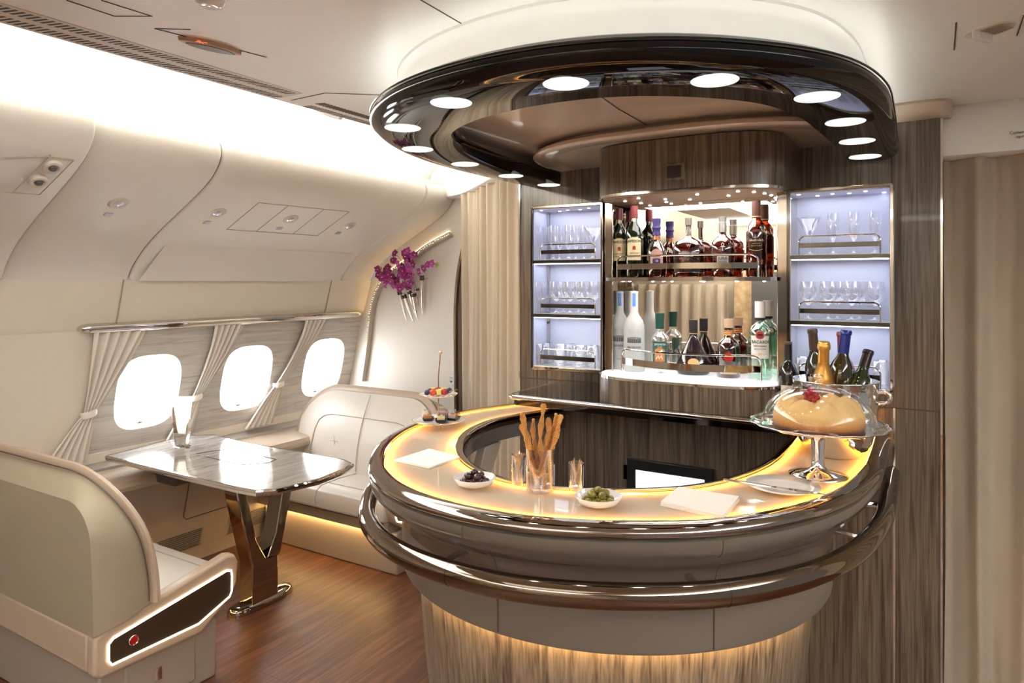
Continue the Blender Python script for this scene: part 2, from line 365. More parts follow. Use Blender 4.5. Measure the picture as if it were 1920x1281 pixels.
# far-left bin details
t=empty('service_panel',onbin(80,320,.05)[0],'cream service panel with two spotlights at the left photo edge','panel')
for (u,v) in ((94,301),(68,327)):
    p,t1,n=onbin(u,v,.036); M4=Matrix((Vector((0,1,0)),t1,n)).transposed().to_4x4(); M4.translation=p
    o=MB().lathe([(.001,.0),(.016,.002),(.022,.006),(.032,.004),(.034,0),(.034,-.03)],20,M=M4).build('spotlight',PLAST,t)
    MB().lathe([(.001,.010),(.012,.009),(.015,.003)],16,M=M4).build('lens',GREYD,o)
mb=MB()
for a,b in (((88,279),(20,345)),((20,345),(70,350)),((70,350),(132,288)),((0,281),(88,281)),((88,281),(132,288)),((0,345),(66,349))):
    k=5; mb.tube([onbin(a[0]+(b[0]-a[0])*i/k,a[1]+(b[1]-a[1])*i/k,.037)[0] for i in range(k+1)],.0022,5)
mb.build('seam_line',SEAML,t)
# ceiling
ceil=[(2.2,2.27),(.5,2.27),(-1.0,2.262),(-1.93,2.25),(-2.0,2.252),(-2.08,2.285),(-2.3,2.385),(-2.6,2.465),(-2.9,2.49),(-3.12,2.45),(-3.26,2.34),(-3.24,2.2),(-3.0,2.1)]
cp=[(p.x,p.y) for p in catmull([Vector((a,b,0)) for a,b in ceil[3:]],4)]
struct(MB().bx(-1.97,2.2,-2.6,6.5,2.25,2.33),'ceiling',CEIL)
struct(MB().grid([[(x,y,z) for x,z in cp] for y in (-2.6,6.5)]),'ceiling_cove',CEIL)
t=empty('cove_light_strip',(-2.99,.7,2.235),'hidden white light strip behind the overhead bins','light strip'); MB().bx(-3.03,-2.97,-2.5,3.78,2.232,2.24).build('led_strip',COVE,t)
# rib arch in cove and at the end
for y in (2.90,):
    pass
arch=[(p.x,p.y) for p in catmull([Vector(q+(0,)) for q in [(-1.99,2.248),(-2.08,2.28),(-2.3,2.38),(-2.6,2.46),(-2.9,2.485),(-3.12,2.445),(-3.25,2.34)]],5)]
struct(MB().tube([(x,1.98+.0*x,z) for x,z in arch],.010,6),'trim_4',CEIL)
# vent grilles: two rows of slots along the ceiling edge
t=empty('ceiling_vent',(-1.93,.9,2.25),'long cream ceiling grille with two rows of dark slots','vent')
for r_,xx in enumerate((-1.885,-1.955)):
    mb=MB(); y=.70 if r_==0 else .72
    while y<1.63:
        a,bw=.020,.0085; mb.prism([(xx-a,y,2.2485),(xx+a,y+.012,2.2485),(xx+a,y+.012+bw,2.2485),(xx-a,y+bw,2.2485)],[(xx-a,y,2.252),(xx+a,y+.012,2.252),(xx+a,y+.012+bw,2.252),(xx-a,y+bw,2.252)]); y+=.0165
    mb.build('slot_row',SEAM,t)
MB().bx(-1.99,-1.85,-.2,1.66,2.2488,2.2495).build('grille_frame',PLAST,t)
t=empty('ceiling_vent',(-1.93,2.2,2.25),'short ceiling grille half hidden behind the dark canopy','vent')
for xx in (-1.90,-1.965):
    mb=MB(); y=1.78 
    while y<2.3:
        a,bw=.018,.0085; mb.prism([(xx-a,y,2.2485),(xx+a,y+.012,2.2485),(xx+a,y+.012+bw,2.2485),(xx-a,y+bw,2.2485)],[(xx-a,y,2.252),(xx+a,y+.012,2.252),(xx+a,y+.012+bw,2.252),(xx-a,y+bw,2.252)]); y+=.0165
    mb.build('slot_row',SEAM,t)
# ceiling seams
def cseam(mb,pts,r=.0016,z=2.2495): mb.tube([(*atz(u,v,2.25),z) for u,v in pts],r,5)
mb=MB(); cseam(mb,[(910,70),(850,35),(790,0),(700,-60)]); cseam(mb,[(125,0),(215,30),(285,30),(190,0)]); cseam(mb,[(500,107),(290,53),(357,55)]); cseam(mb,[(1793,42),(1789,93)],.002); cseam(mb,[(1920,28),(1907,66)],.002)
cseam(mb,[(545,188),(610,174),(720,178)])
struct(mb,'trim_5',SEAM)
# ceiling sign (seat belt sign pod), downlight and speaker
sx,sy=atz(395,83,2.25)
t=empty('ceiling_sign',(sx,sy,2.25),'brown almond-shaped ceiling sign with small orange symbol','sign')
Mz=Matrix.Translation((sx,sy,2.25))@Matrix.Rotation(R(78),4,'Z')
def almond(a,b,z,n=24):
    out=[]
    for k in range(n):
        q=2*PI*k/n; out.append(Mz@Vector((a*math.cos(q),b*math.copysign(abs(math.sin(q))**1.5,math.sin(q)),z)))
    return out
MB().grid([almond(.088,.032,.003),almond(.085,.030,-.010),almond(.075,.025,-.012)],cv=True,cap1=True).build('housing',mat('sign_rim',(.40,.24,.15),.35),t)
MB().grid([almond(.068,.020,-.0118),almond(.066,.019,-.0135)],cv=True,cap1=True).build('lens',mat('sign_lens',(.11,.065,.045),.25),t)
px,py=atz(378,79,2.236); mb=MB()
mb.tube([(px-.008,py-.012,2.2358),(px+.008,py+.012,2.2358)],.0012,5); mb.tube([(px+.008,py-.012,2.2358),(px-.008,py+.010,2.2358)],.0012,5); mb.tube([(px-.009,py+.002,2.2358),(px+.004,py-.014,2.2358)],.0014,5); mb.box((px,py,2.2358),(.010,.003,.001),.9)
mb.build('symbol',emis('sign_symbol',(1,.22,.08),.9),t)
dx,dy=atz(395,2,2.25); t=empty('ceiling_downlight',(dx,dy,2.25),'round white ceiling downlight cut by the top edge','ceiling light')
MB().lathe([(.001,-.012),(.02,-.014),(.028,-.010),(.032,-.004),(.034,.003)],28,(dx,dy,2.25)).build('lens',WHITE,t)
px,py=atz(1855,55,2.25); t=empty('ceiling_speaker',(px,py,2.25),'cream oval ceiling pod with ridged speaker grille at top right','speaker')
Ms=Matrix.Translation((px,py,2.25))@Matrix.Rotation(R(68),4,'Z'); Ms=Matrix.Translation((px,py,2.25))@Matrix.Rotation(math.atan2(atz(1910,45,2.25)[1]-atz(1815,75,2.25)[1],atz(1910,45,2.25)[0]-atz(1815,75,2.25)[0]),4,'Z')
def oval(a,b,z,c=0,n=28,e=1.0): return [Ms@Vector((c+a*math.cos(2*PI*k/n),b*math.sin(2*PI*k/n),z)) for k in range(n)]
MB().grid([oval(.062,.045,.002),oval(.058,.041,-.004),oval(.045,.030,-.006)],cv=True,cap1=True).build('pod',PLAST,t)
MB().grid([oval(.010,.040,-.004,-.018),oval(.009,.038,-.022,-.018),oval(.006,.033,-.025,-.018)],cv=True,cap1=True).build('sign_face',WHITE,t)
mb=MB()
for k in range(9):
    c=-.002+k*.006; hh=.030*math.sqrt(max(0,1-(c/.062)**2)); mb.tube([Ms@Vector((c,-hh,-.0075)),Ms@Vector((c+.003,0,-.0085)),Ms@Vector((c,hh,-.0075))],.0016,5)
mb.build('grille_ridge',SEAML,t)
# rear of cabin (behind the camera, seen in the mirrors)
struct(MB().bx(-3.9,2.2,-2.66,-2.6,0,2.5),'wall_rear',mat('rear_wall',(.42,.36,.29),.5))
GOLDP=mat('gold_pattern',(.55,.38,.2),.45); nt=GOLDP.node_tree; v_=nt.nodes.new('ShaderNodeTexVoronoi'); v_.inputs['Scale'].default_value=16; rr=nt.nodes.new('ShaderNodeValToRGB'); rr.color_ramp.elements[0].color=(.62,.46,.28,1); rr.color_ramp.elements[1].color=(.38,.25,.12,1); tcx=nt.nodes.new('ShaderNodeTexCoord')
nt.links.new(tcx.outputs['Object'],v_.inputs['Vector']); nt.links.new(v_.outputs['Distance'],rr.inputs[0]); nt.links.new(rr.outputs[0],nt.nodes['Principled BSDF'].inputs['Base Color'])
struct(MB().bx(-1.95,-1.2,-2.6,-2.56,.3,1.75),'wall_rear_feature',GOLDP)
t=empty('wall_screen',(-1.45,-2.55,1.3),'dark wall screen on the gold patterned panel behind, seen in the mirror','screen'); MB().bx(-1.75,-1.15,-2.56,-2.535,1.05,1.72).build('screen_face',GREYD,t,bevel=.004)
def pleat(x0,x1,y,z0,z1,n,amp,m,parent=None,name='panel',dy=0,nz=6,seed=1,flare=0):
    rnd=random.Random(seed); ph=[rnd.uniform(.6,1.3) for _ in range(n*2+2)]; rows=[]
    M_=n*12
    for j in range(nz+1):
        z=z0+(z1-z0)*j/nz; row=[]
        for i in range(M_+1):
            s=i/M_; x=x0+(x1-x0)*s; a=amp*ph[int(s*n)]
            row.append((x+flare*(1-j/nz)*math.sin(s*n*3.1+j*.3)*.01,y+dy*s+a*(math.sin(2*PI*s*n+.25*math.sin(j*.7+s*9))+.35*math.sin(4*PI*s*n+1)),z))
        rows.append(row)
    return MB().grid(rows).build(name,m,parent,sharp=180)
t=empty('rear_curtain',(-2.7,-2.5,.02),'beige pleated curtain across the rear doorway, seen in the mirror','curtain'); pleat(-3.5,-2.0,-2.50,.02,1.58,11,.03,CURT,t)
# ---------------------------------------------------------------- bar wall
YW=2.95
struct(MB().bx(-1.745,.024,YW,YW+.06,1.135,2.25),'wall_bar_upper',WOODV)
struct(MB().bx(-1.745,-.128,YW,YW+.06,0,1.128),'wall_bar_lower',WOODV)
struct(MB().bx(-.121,.024,YW,YW+.06,0,1.128),'wall_bar_side_lower',WOODV)
struct(MB().bx(-.128,-.121,YW-.004,YW+.05,0,1.132).bx(-1.75,-1.742,YW-.006,YW+.06,0,2.15).bx(.022,.029,YW-.006,YW+.06,0,2.235),'trim_6',CHROME)
struct(MB().bx(-1.745,.024,YW-.0008,YW+.01,1.1285,1.1345),'trim_7',SEAM)
# cream cap over the right end of the wood wall
cap=[(YW+.0,2.195),(YW-.05,2.20),(YW-.075,2.215),(YW-.085,2.24),(YW-.07,2.262),(YW+.05,2.262)]
mb=MB()
caprows=[]
for x,e in ((-.30,0),(-.02,0),(.02,.004),(.045,.02),(.058,.05)):
    caprows.append([(x,min(y+e,YW+.05),2.225+(z-2.225)*(1-e*5)) for y,z in cap])
mb.grid(caprows,cap1=True); struct(mb,'trim_8',mat('cap_lacquer',(.62,.52,.41),.3,coat=.3),bevel=0)
# header and curtain to the right
struct(MB().grid([[(x,y,z) for y,z in [(YW+.12,2.30),(YW+.07,2.25),(YW+.045,2.21),(YW+.035,2.15),(YW+.03,2.062),(YW+.05,2.055),(YW+.12,2.055)]] for x in (.029,2.2)]),'wall_header_right',CEIL)
struct(MB().bx(.029,2.2,YW+.14,YW+.2,0,2.3),'wall_right_back',CURT)
t=empty('aisle_curtain',(.5,YW+.07,0.01),'tall beige pleated curtain right of the walnut panel','curtain'); pleat(.032,1.3,YW+.085,  .01,2.06,9,.036,CURT2,t,dy=0,seed=4,nz=10,flare=1.2)
t=empty('curtain_notice',(.25,YW+.03,2.09),'small printed notice on the cream header above the right curtain','notice')
mb=MB(); 
for k,(s_,vv) in enumerate((('Curtain must be',249),('open, taxi',257))):
    x_,z_=aty(1900,vv,YW+.031); text(mb,s_,.014,Matrix.Translation((x_+.035,YW+.0295,z_)))
mb.build('lettering',GREYD,t)
# header left and curtain left
HX=[(-2.62,3.72),(-2.30,3.55),(-2.0,3.28),(-1.75,3.0)]
t=empty('galley_curtain',(-2.1,3.3,.01),'beige pleated curtain between the white partition and the walnut wall','curtain')
rows=[];P=resample(catmull([Vector((a,b,0)) for a,b in [(-2.55,3.66),(-2.30,3.46),(-2.02,3.22),(-1.765,3.0)]],8),130)
for j in range(9):
    z=.01+(2.165-.01)*j/8; row=[]
    for i,p in enumerate(P):
        s=i/(len(P)-1); n=Vector((.69,.72,0)); a=.036*(math.sin(2*PI*s*8+.2*j*(1-s))+.4*math.sin(4*PI*s*9+1.3)); row.append((p.x-n.x*a,p.y-n.y*a,z))
    rows.append(row)
MB().grid(rows).build('panel',CURT,t,sharp=180)
hd=[Vector(p) for p in [(-2.95,3.79),(-2.62,3.66),(-2.32,3.42),(-2.04,3.17),(-1.755,2.92)]]
mb=MB(); loft(mb,resample(catmull([Vector((p.x,p.y,0)) for p in hd],6),30),[(.0,2.165),(-.012,2.17),(-.018,2.2),(-.012,2.28),(0,2.34),(.05,2.40),(.14,2.40),(.14,2.165)],closed=True); struct(mb,'wall_header_left',CEIL)
# partition with flowers
YP=3.80
PE=[(-3.80,.0),(-3.80,.70),(-3.66,1.18),(-3.56,1.50),(-3.50,1.62),(-3.42,1.72),(-3.30,1.81),(-3.0,2.0),(-2.86,2.09),(-2.76,2.2),(-2.72,2.28),(-2.55,2.30)]
RE=[(-2.55,2.30),(-2.60,2.10),(-2.66,1.93),(-2.72,1.70),(-2.745,1.50),(-2.752,1.28),(-2.745,.74),(-2.74,0)]
pl=[(p.x,p.y) for p in catmull([Vector((a,b,0)) for a,b in PE],3)]+[(p.x,p.y) for p in catmull([Vector((a,b,0)) for a,b in RE],4)][1:]
pl=[(-3.80 if False else x,z) for x,z in pl]
struct(MB().prism([(x,YP,z) for x,z in pl],[(x,YP+.05,z) for x,z in pl]),'wall_partition',mat('partition_panel',(.74,.68,.60),.5))
struct(MB().tube([(p.x,YP-.004,p.y) for p in catmull([Vector((a,b,0)) for a,b in RE],5)],.013,8,r2=.02),'trim_9',mat('bronze_edge',(.33,.27,.2),.2,.9))
struct(MB().tube([(p.x+.03,YP+.02,p.y) for p in catmull([Vector((a,b,0)) for a,b in RE],5)],.022,8,r2=.03),'trim_10',mat('brown_edge',(.16,.115,.08),.4))
# decorative arched rail with pierced pattern
apx=[(692,745),(700,690),(706,640),(712,590),(722,560),(738,535),(760,512),(785,492),(815,465),(843,440)]
ap=catmull([Vector((*aty(u,v,YP-.03),0)) for u,v in [(678,712),(688,640),(694,590),(702,555),(716,528),(740,505),(768,486),(800,462),(843,438)]],6)
t=empty('wall_light_rail',(ap[0].x,YP-.02,ap[0].y),'curved pierced light rail arching behind the orchids on the partition','light rail')
rows=[]
for p in ap: rows.append([(p.x-.012,YP-.002,p.y+.012),(p.x-.010,YP-.035,p.y+.010),(p.x+.010,YP-.038,p.y-.012),(p.x+.014,YP-.002,p.y-.016)])
MB().grid(rows,cv=True,cap0=True,cap1=True).build('rail_body',mat('rail_champagne',(.56,.48,.38),.4),t)
mb=MB()
for i,p in enumerate(resample(ap,80)[14:]):
    mb.box((p.x-.001+random.uniform(-.004,.004),YP-.0385,p.y-.001+random.uniform(-.005,.005)),(.007,.002,.006),0)
mb.build('pierced_pattern',emis('rail_glow',(1,.88,.68),1.1),t)
MB().tube([(p.x-.016,YP-.012,p.y+.018) for p in ap[10:]],.003,6).build('led_strip',emis('rail_led',(1,.7,.35),6),t)
t=empty('wall_notice',(-2.80,YP-.002,.9),'small white notice with a dark arrow low on the partition','notice')
x0,z0=aty(846,712,YP-.004); MB().bx(x0-.022,x0+.022,YP-.004,YP-.001,z0-.03,z0+.03).build('card',WHITE,t)
MB().prism([(x0-.014,YP-.006,z0-.006),(x0+.014,YP-.006,z0-.006),(x0,YP-.006,z0-.024)],[(x0-.014,YP-.004,z0-.006),(x0+.014,YP-.004,z0-.006),(x0,YP-.004,z0-.024)]).bx(x0-.015,x0+.015,YP-.006,YP-.004,z0+.004,z0+.007).bx(x0-.015,x0+.015,YP-.006,YP-.004,z0+.014,z0+.017).build('arrow',GREYD,t)
# ---------------------------------------------------------------- curtain rail and window curtains
t=empty('curtain_rail',(-3.56,2.8,1.37),'polished silver curtain rail above the three cabin windows','curtain rail')
rp=[(1.84,-.0),(1.86,.02),(2.2,.032),(3.4,.035),(3.74,.02),(3.78,0)]
mb=MB(); rows=[]
for y in (1.80,1.815,1.84,3.70,3.76,3.785):
    k=.35 if y in (1.80,3.785) else (.8 if y in (1.815,3.76) else 1)
    rows.append([(wx(1.372)+.03*k+.028*k*math.cos(a),y,1.372+.026*k*math.sin(a)) for a in [2*PI*i/14 for i in range(14)]])
mb.grid(rows,cv=True,cap0=True,cap1=True); mb.build('rail_body',CHROME,t)
for i,(yt0,yt1,ytie,yb0,yb1,lab) in enumerate([(1.87,2.14,1.90,1.70,1.92,'cream window curtain tied back left of the first window'),(2.55,2.75,2.50,2.33,2.50,'cream tied curtain between the first and second windows'),(3.23,3.43,3.10,2.88,3.10,'cream tied curtain between the second and third windows')]):
    t=empty('window_curtain',(wx(.94)+.03,ytie,.67),lab,'curtain','tied-back window curtains'); rows=[]; N_=60
    for j in range(25):
        s=j/24; z=1.36-.69*s; tie=.62
        if s<tie:
            k=s/tie; kk=k**1.7; a=yt0+(ytie-.028-yt0)*kk; b=yt1+(ytie+.03-yt1)*(k**1.15)
        else:
            k=(s-tie)/(1-tie); kk=k**.85; a=ytie-.028+(yb0-(ytie-.028))*kk; b=ytie+.03+(yb1-(ytie+.03))*kk
        wdt=(b-a); amp=.017+.004*math.sin(s*7)
        rows.append([(wx(z)+.034+amp*math.sin(2*PI*5*q/N_+.6*math.sin(s*3))*min(1,.5+wdt*4),a+(b-a)*q/N_,z) for q in range(N_+1)])
    MB().grid(rows).build('cloth',WCURT,t,sharp=180)
    zt=1.36-.69*.62
    MB().tube([(wx(zt)+.028+.03*math.sin(a),ytie+.036*math.cos(a),zt+.008*math.cos(a)) for a in [2*PI*k/24 for k in range(24)]],.017,8,closed=True,r2=.004,up=(0,0,1)).build('tieback',WCURT,t)
# ---------------------------------------------------------------- sideboard vents/hatch
mb=MB()
def onlow(y,z,l=.002):
    for (xa,za),(xb,zb) in zip(low,low[1:]):
        if za<=z<=zb: s=(z-za)/(zb-za); return (xa+(xb-xa)*s+l,y,z)
t=empty('sidewall_grille',onlow(2.9,.15),'long slatted air grille low on the taupe side wall','air grille')
def grille(y0,y1,z0,z1,par):
    MB().tube([onlow(y0,z0),onlow(y1,z0),onlow(y1,z1),onlow(y0,z1)],.003,5,closed=True).build('frame',GREYP,par)
    mb=MB(); n=9
    for k in range(n): z=z0+(z1-z0)*(k+.5)/n; mb.tube([onlow(y0+.01,z),onlow(y1-.01,z)],.0035,5)
    mb.build('slats',GREYD,par)
grille(2.65,3.02,.09,.20,t)
t=empty('sidewall_grille',onlow(2.3,.15),'shorter slatted air grille on the side wall nearer the front bench','air grille'); grille(2.05,2.48,.09,.20,t)
t=empty('access_hatch',onlow(2.6,.4),'square access panel outlined on the taupe side wall under the table','panel')
MB().tube([onlow(2.36,.28),onlow(2.66,.28),onlow(2.68,.30),onlow(2.68,.50),onlow(2.34,.50),onlow(2.34,.30)],.0025,5,closed=True).build('panel_seam',SEAM,t)
# ---------------------------------------------------------------- benches
def bench(sgn,yb,label):
    """bench with its back face at y=yb, seat towards sgn; built in world space"""
    t=empty('bench_seat',(-3.0,yb+.3*sgn,0),label,'bench'); Y=lambda d:yb+sgn*d
    xr=-2.465; xl=-3.60
    # plinth
    MB().bx(xl+.03,xr-.03,Y(.03),Y(.50),0,.235).build('plinth',GREYP,t,bevel=.01)
    dr=MB().bx(xr-.034,xr-.022,Y(.12),Y(.40),.03,.215).build('door',GREYP,t,bevel=.006)
    MB().tube([(xr-.021,Y(.245),.11),(xr-.021,Y(.245),.155)],.006,8,r2=.014,up=(1,0,0)).build('latch',CHROME,dr)
    # end panel
    ol=[(.0,.375),(.215,.42),(.53,.487),(.565,.478),(.582,.44),(.575,.36),(.55,.31),(.41,.215),(.02,.222),(.0,.24)]
    o=MB().prism([(xr,Y(a),b) for a,b in ol],[(xr-.05,Y(a),b) for a,b in ol]).build('end_panel',LEA3,t,bevel=.012,seg=3)
    ring=[(.048,.277),(.048,.335),(.065,.350),(.52,.425),(.542,.418),(.546,.395),(.545,.335),(.535,.315),(.395,.262),(.06,.259)]
    ins=[(.052+ (a-.052)*1,b) for a,b in ring]
    MB().prism([(xr+.003,Y(a),b) for a,b in ins],[(xr-.01,Y(a),b) for a,b in ins]).build('side_inset',mat('bench_inset',(.045,.025,.012),.5),t)
    lp=catmull([Vector((xr+.003,Y(a),b)) for a,b in ring],3,True)
    lp=[Vector((xr+.003,Y(a),b)) for a,b in ring]
    MB().tube(lp,.0042,6,closed=True).build('light_ring',WARM2,t)
    M=Matrix.Translation((xr+.004,Y(.135),.313))@Matrix.Rotation(PI/2,4,'Y')
    bt=MB().lathe([(.001,.002),(.014,.003),(.0175,.006),(.019,.004),(.019,-.001)],20,M=M).build('call_button_rim',CHROME,t)
    MB().lathe([(.001,.006),(.013,.006),(.0135,.001)],20,M=M).build('button_cap',mat('red_button',(.45,.01,.01),.3),bt)
    # lower back rail
    MB().bx(xl,xr-.049,Y(0),Y(.04),.24,.375).build('back_rail',LEA3,t,bevel=.01)
    # back shell: outline A (rear) to outline B (front rim)
    def outl(x1,ztop,rad,zb_,d0,d1,n=10):
        pts=[]; xw=-3.60-(x1-xr); zs=[zb_+(ztop-rad-zb_)*k/6 for k in range(7)]
        for z in zs: pts.append((x1,z))
        for k in range(1,n+1):
            a=PI/2*k/n; pts.append((x1-rad+rad*math.sin(a+PI/2) if False else x1-rad+rad*math.cos(a),ztop-rad+rad*math.sin(a)))
        for k in range(1,5): pts.append((x1-rad+(xw+rad-x1+rad)*k/5,ztop))
        for k in range(0,n): a=PI/2+PI/2*k/n; pts.append((xw+rad+rad*math.cos(a),ztop-rad+rad*math.sin(a)))
        for z in zs[::-1]: pts.append((xw,z))
        return [Vector((x,Y(d0+(d1-d0)*(((z-zb_)/(ztop-zb_))**2)),z)) for x,z in pts]
    A=outl(xr-.004,.835,.13,.375,0,-.02); B=outl(xr,.90,.27,.425,.215,.075)
    mid=[a.lerp(b,.5)+Vector((.016*max(-1,min(1,(a.x+3.03)/.4)),0,.016*max(0,(a.z-.6)/.25))) for a,b in zip(A,B)]
    MB().grid([A,[a.lerp(m,.5)+Vector((.007,0,.004)) for a,m in zip(A,mid)],mid,B],).build('back_shell',LEA2,t,sharp=60)
    rp=[Vector((xl,p.y,.375)) if False else p for p in A]
    poly=A
    m2=MB(); m2.v+=[tuple(p) for p in poly]; m2.f.append(tuple(range(len(poly)))); m2.build('back_panel',LEA2,t)
    Bs=catmull(B,3)
    MB().tube(Bs,.017,10,r2=.032,up=(0,sgn*.9,.2)).build('bolster',LEA3,t)
    MB().tube([p+Vector((.016,-sgn*.028,.010)) for p in Bs],.0028,6).build('piping',PIPE,t)
    # inner back cushion
    rows=[]
    def tz(x): 
        q=min(x-(-3.60),xr-x); rad=.27; return .895 if q>=rad else .90-rad-.005+math.sqrt(max(0,rad*rad-(rad-q)**2))
    for i in range(31):
        x=-3.585+(xr-.015+3.585)*i/30; zt_=tz(x); rows.append([(x,Y(.215+(.075-.215)*(max(0,(z-.425)/.475)**2)+.026+.018*math.sin(PI*min(1,min(i,30-i)/5)/2)*math.sin(PI*min(1,(1-j/14)*3)/2)),z) for j,z in [(j,.40+(zt_-.40)*j/14) for j in range(15)]])
    MB().grid(rows).build('back_cushion',LEA,t,sharp=180)
    ys=lambda z: Y(.215+(.075-.215)*((z-.425)/(.475))**2+.048)
    mb=MB()
    mb.tube([(-3.03,ys(z),z) for z in [.44+.05*k for k in range(10)]],.0026,5)
    for s_ in (-1,1): mb.tube([(-3.03+s_*a,ys(z),z) for a,z in ((.40,.44),(.40,.55),(.39,.66),(.37,.715),(.33,.745),(.27,.755),(.1,.757),(.0,.757))],.0026,5)
    for x in (-2.83,-3.23):
        mb.tube([(x,ys(.60),.60-.035),(x,ys(.60)+sgn*.001,.60+.035)],.0018,4); mb.tube([(x-.03,ys(.60),.60),(x+.03,ys(.60),.60)],.0018,4)
    mb.build('stitching',STITCH,t)
    # seat cushion
    prof=[(.18,.30),(.555,.30),(.585,.318),(.59,.36),(.575,.405),(.54,.425),(.40,.432),(.18,.42)]
    mb=MB(); rr=[]
    for x,e in ((xl,0),(xr-.09,0),(xr-.06,.0),(xr-.052,.012)):
        rr.append([(x,Y(a if a<.3 else a-e),b-(e*.6 if b>.38 else -e*.3)) for a,b in prof])
    mb.grid(rr,cv=True,cap0=True,cap1=True); mb.build('seat_cushion',LEA,t,bevel=.004)
    mb=MB()
    for x in (-3.03,): mb.tube([(x,Y(.2),.4235),(x,Y(.40),.4335),(x,Y(.54),.4265),(x,Y(.577),.405),(x,Y(.592),.36),(x,Y(.586),.32)],.002,5)
    for d in (.49,): mb.tube([(x,Y(d),.4295) for x in (xl,-3,xr-.06)],.002,5)
    mb.tube([(x,Y(.587),.316) for x in (xl,-3,xr-.06)],.0022,5)
    for x in (-2.78,-3.28):
        mb.tube([(x,Y(.30),.429),(x,Y(.40),.434)],.002,4); mb.tube([(x-.04,Y(.35),.4325),(x+.04,Y(.35),.4325)],.002,4)
    mb.build('seat_stitching',STITCH,t)
    MB().tube([(x,Y(.575),.302) for x in (xl,-3,xr-.06)],.003,5).build('seat_piping',PIPE,t)
    # under-seat frame and light
    MB().bx(xl,xr-.05,Y(.08),Y(.555),.235,.30).build('seat_frame',mat('seat_frame_taupe',(.30,.25,.2),.45),t,bevel=.006)
    MB().bx(xl+.05,xr-.08,Y(.515),Y(.525),.228,.234).build('led_strip',WARM,t)
    for dx in (-2.70,-2.95):
        pass
    return t
bench(1,1.29,'cream leather bench seat in the left foreground, seen from behind')
fb=bench(-1,3.40,'cream leather bench seat against the partition, facing the camera')
# seat belt buckles on the far bench
for i,x in enumerate((-2.78,-2.66)):
    t=empty('seat_belt',(x,3.14,.435),'small chrome seat belt buckle on the far bench, %s one'%('left' if i==0 else 'right'),'seat belt')
    MB().box((x,3.14,.442),(.045,.028,.014),.3).build('buckle',CHROME,t,bevel=.003)
    MB().box((x-.035,3.17,.439),(.06,.025,.003),-.6).build('strap',LEA,t)
# ---------------------------------------------------------------- lounge table
ZT=.72
t=empty('lounge_table',(-2.87,2.3,0),'glossy grey veneer table with rounded chrome edge between the benches','table')
A_,B_,C_,D_=[Vector((*atz(u,v,ZT),0)) for u,v in [(212,858),(500,916),(664,869),(338,814)]]
A_=Vector((-3.60,A_.y,0)); D_=Vector((-3.68,D_.y,0)) if D_.x<-3.7 else D_
def edgep(): 
    e=[A_,Vector((*atz(340,891,ZT),0)),Vector((*atz(440,914,ZT),0)),Vector((*atz(480,921,ZT),0)),Vector((*atz(520,918,ZT),0)),Vector((*atz(600,899,ZT),0)),Vector((*atz(652,878,ZT),0)),Vector((*atz(664,869,ZT),0)),Vector((*atz(650,862,ZT),0)),Vector((*atz(560,846,ZT),0)),Vector((*atz(460,829,ZT),0)),Vector((*atz(400,815,ZT),0)),D_]
    return e
tp=edgep(); print('table',[tuple(round(q,3) for q in p[:2]) for p in tp])
cen=sum(tp,Vector((0,0,0)))/len(tp)
def shr(p,k): d=(p-cen); return cen+d*(1-k/d.length)
MB().prism([(*shr(p,.014)[:2],ZT-.02) for p in tp],[(*shr(p,.014)[:2],ZT+.0005) for p in tp]).build('table_top',WOODT,t,bevel=.002)
rows=[[(*shr(p,k)[:2],z) for p in tp] for k,z in ((.013,ZT+.0015),(.005,ZT),(0,ZT-.006),(0,ZT-.014),(.008,ZT-.026),(.05,ZT-.032),(.3,ZT-.034))]
MB().grid(rows,cv=True,cap1=True).build('table_edge',CHROME,t,sharp=30)
ins=[(*atz(u,v,ZT),ZT+.0012) for u,v in [(365,852),(430,842),(518,862),(505,868),(453,872)]]
MB().tube(ins,.0012,5,closed=True).build('leaf_seam',DARKM,t)
xl_=-2.87
MB().grid([[(xl_-.05,y0,z) ,(xl_+.05,y0,z),(xl_+.05,y1,z),(xl_-.05,y1,z)] for y0,y1,z in ((2.12,2.17,ZT-.03),(2.14,2.195,.55),(2.19,2.245,.34),(2.215,2.30,.24),(2.22,2.375,.23),(2.22,2.375,.03))],cv=True,cap0=True,cap1=True).build('leg',BRONZE,t,bevel=.006)
MB().grid([[(xl_-.05,y0,z) ,(xl_+.05,y0,z),(xl_+.05,y1,z),(xl_-.05,y1,z)] for y0,y1,z in ((2.43,2.49,ZT-.03),(2.405,2.465,.55),(2.36,2.415,.34),(2.31,2.39,.24),(2.30,2.376,.225))],cv=True,cap0=True,cap1=True).build('leg',BRONZE,t,bevel=.006)
bp=[]
for k in range(28):
    a=2*PI*k/28; bp.append((xl_+.06*math.copysign(abs(math.cos(a))**.8,math.cos(a)),2.31+.185*math.copysign(abs(math.sin(a))**.7,math.sin(a))))
MB().grid([[(x,y,0) for x,y in bp],[(x,y,.02) for x,y in bp],[(xl_+(x-xl_)*.85,2.31+(y-2.31)*.95,.034) for x,y in bp],[(xl_+(x-xl_)*.6,2.31+(y-2.31)*.8,.037) for x,y in bp]],cv=True,cap0=True,cap1=True).build('foot',BRONZE,t,sharp=50)
MB().prism([(-3.58,2.12,ZT-.03),(-3.20,2.12,ZT-.03),(-3.30,2.12,.56),(-3.52,2.12,.56)],[(-3.58,2.42,ZT-.03),(-3.20,2.42,ZT-.03),(-3.30,2.42,.56),(-3.52,2.42,.56)]).build('wall_bracket',GREYD,t,bevel=.01)
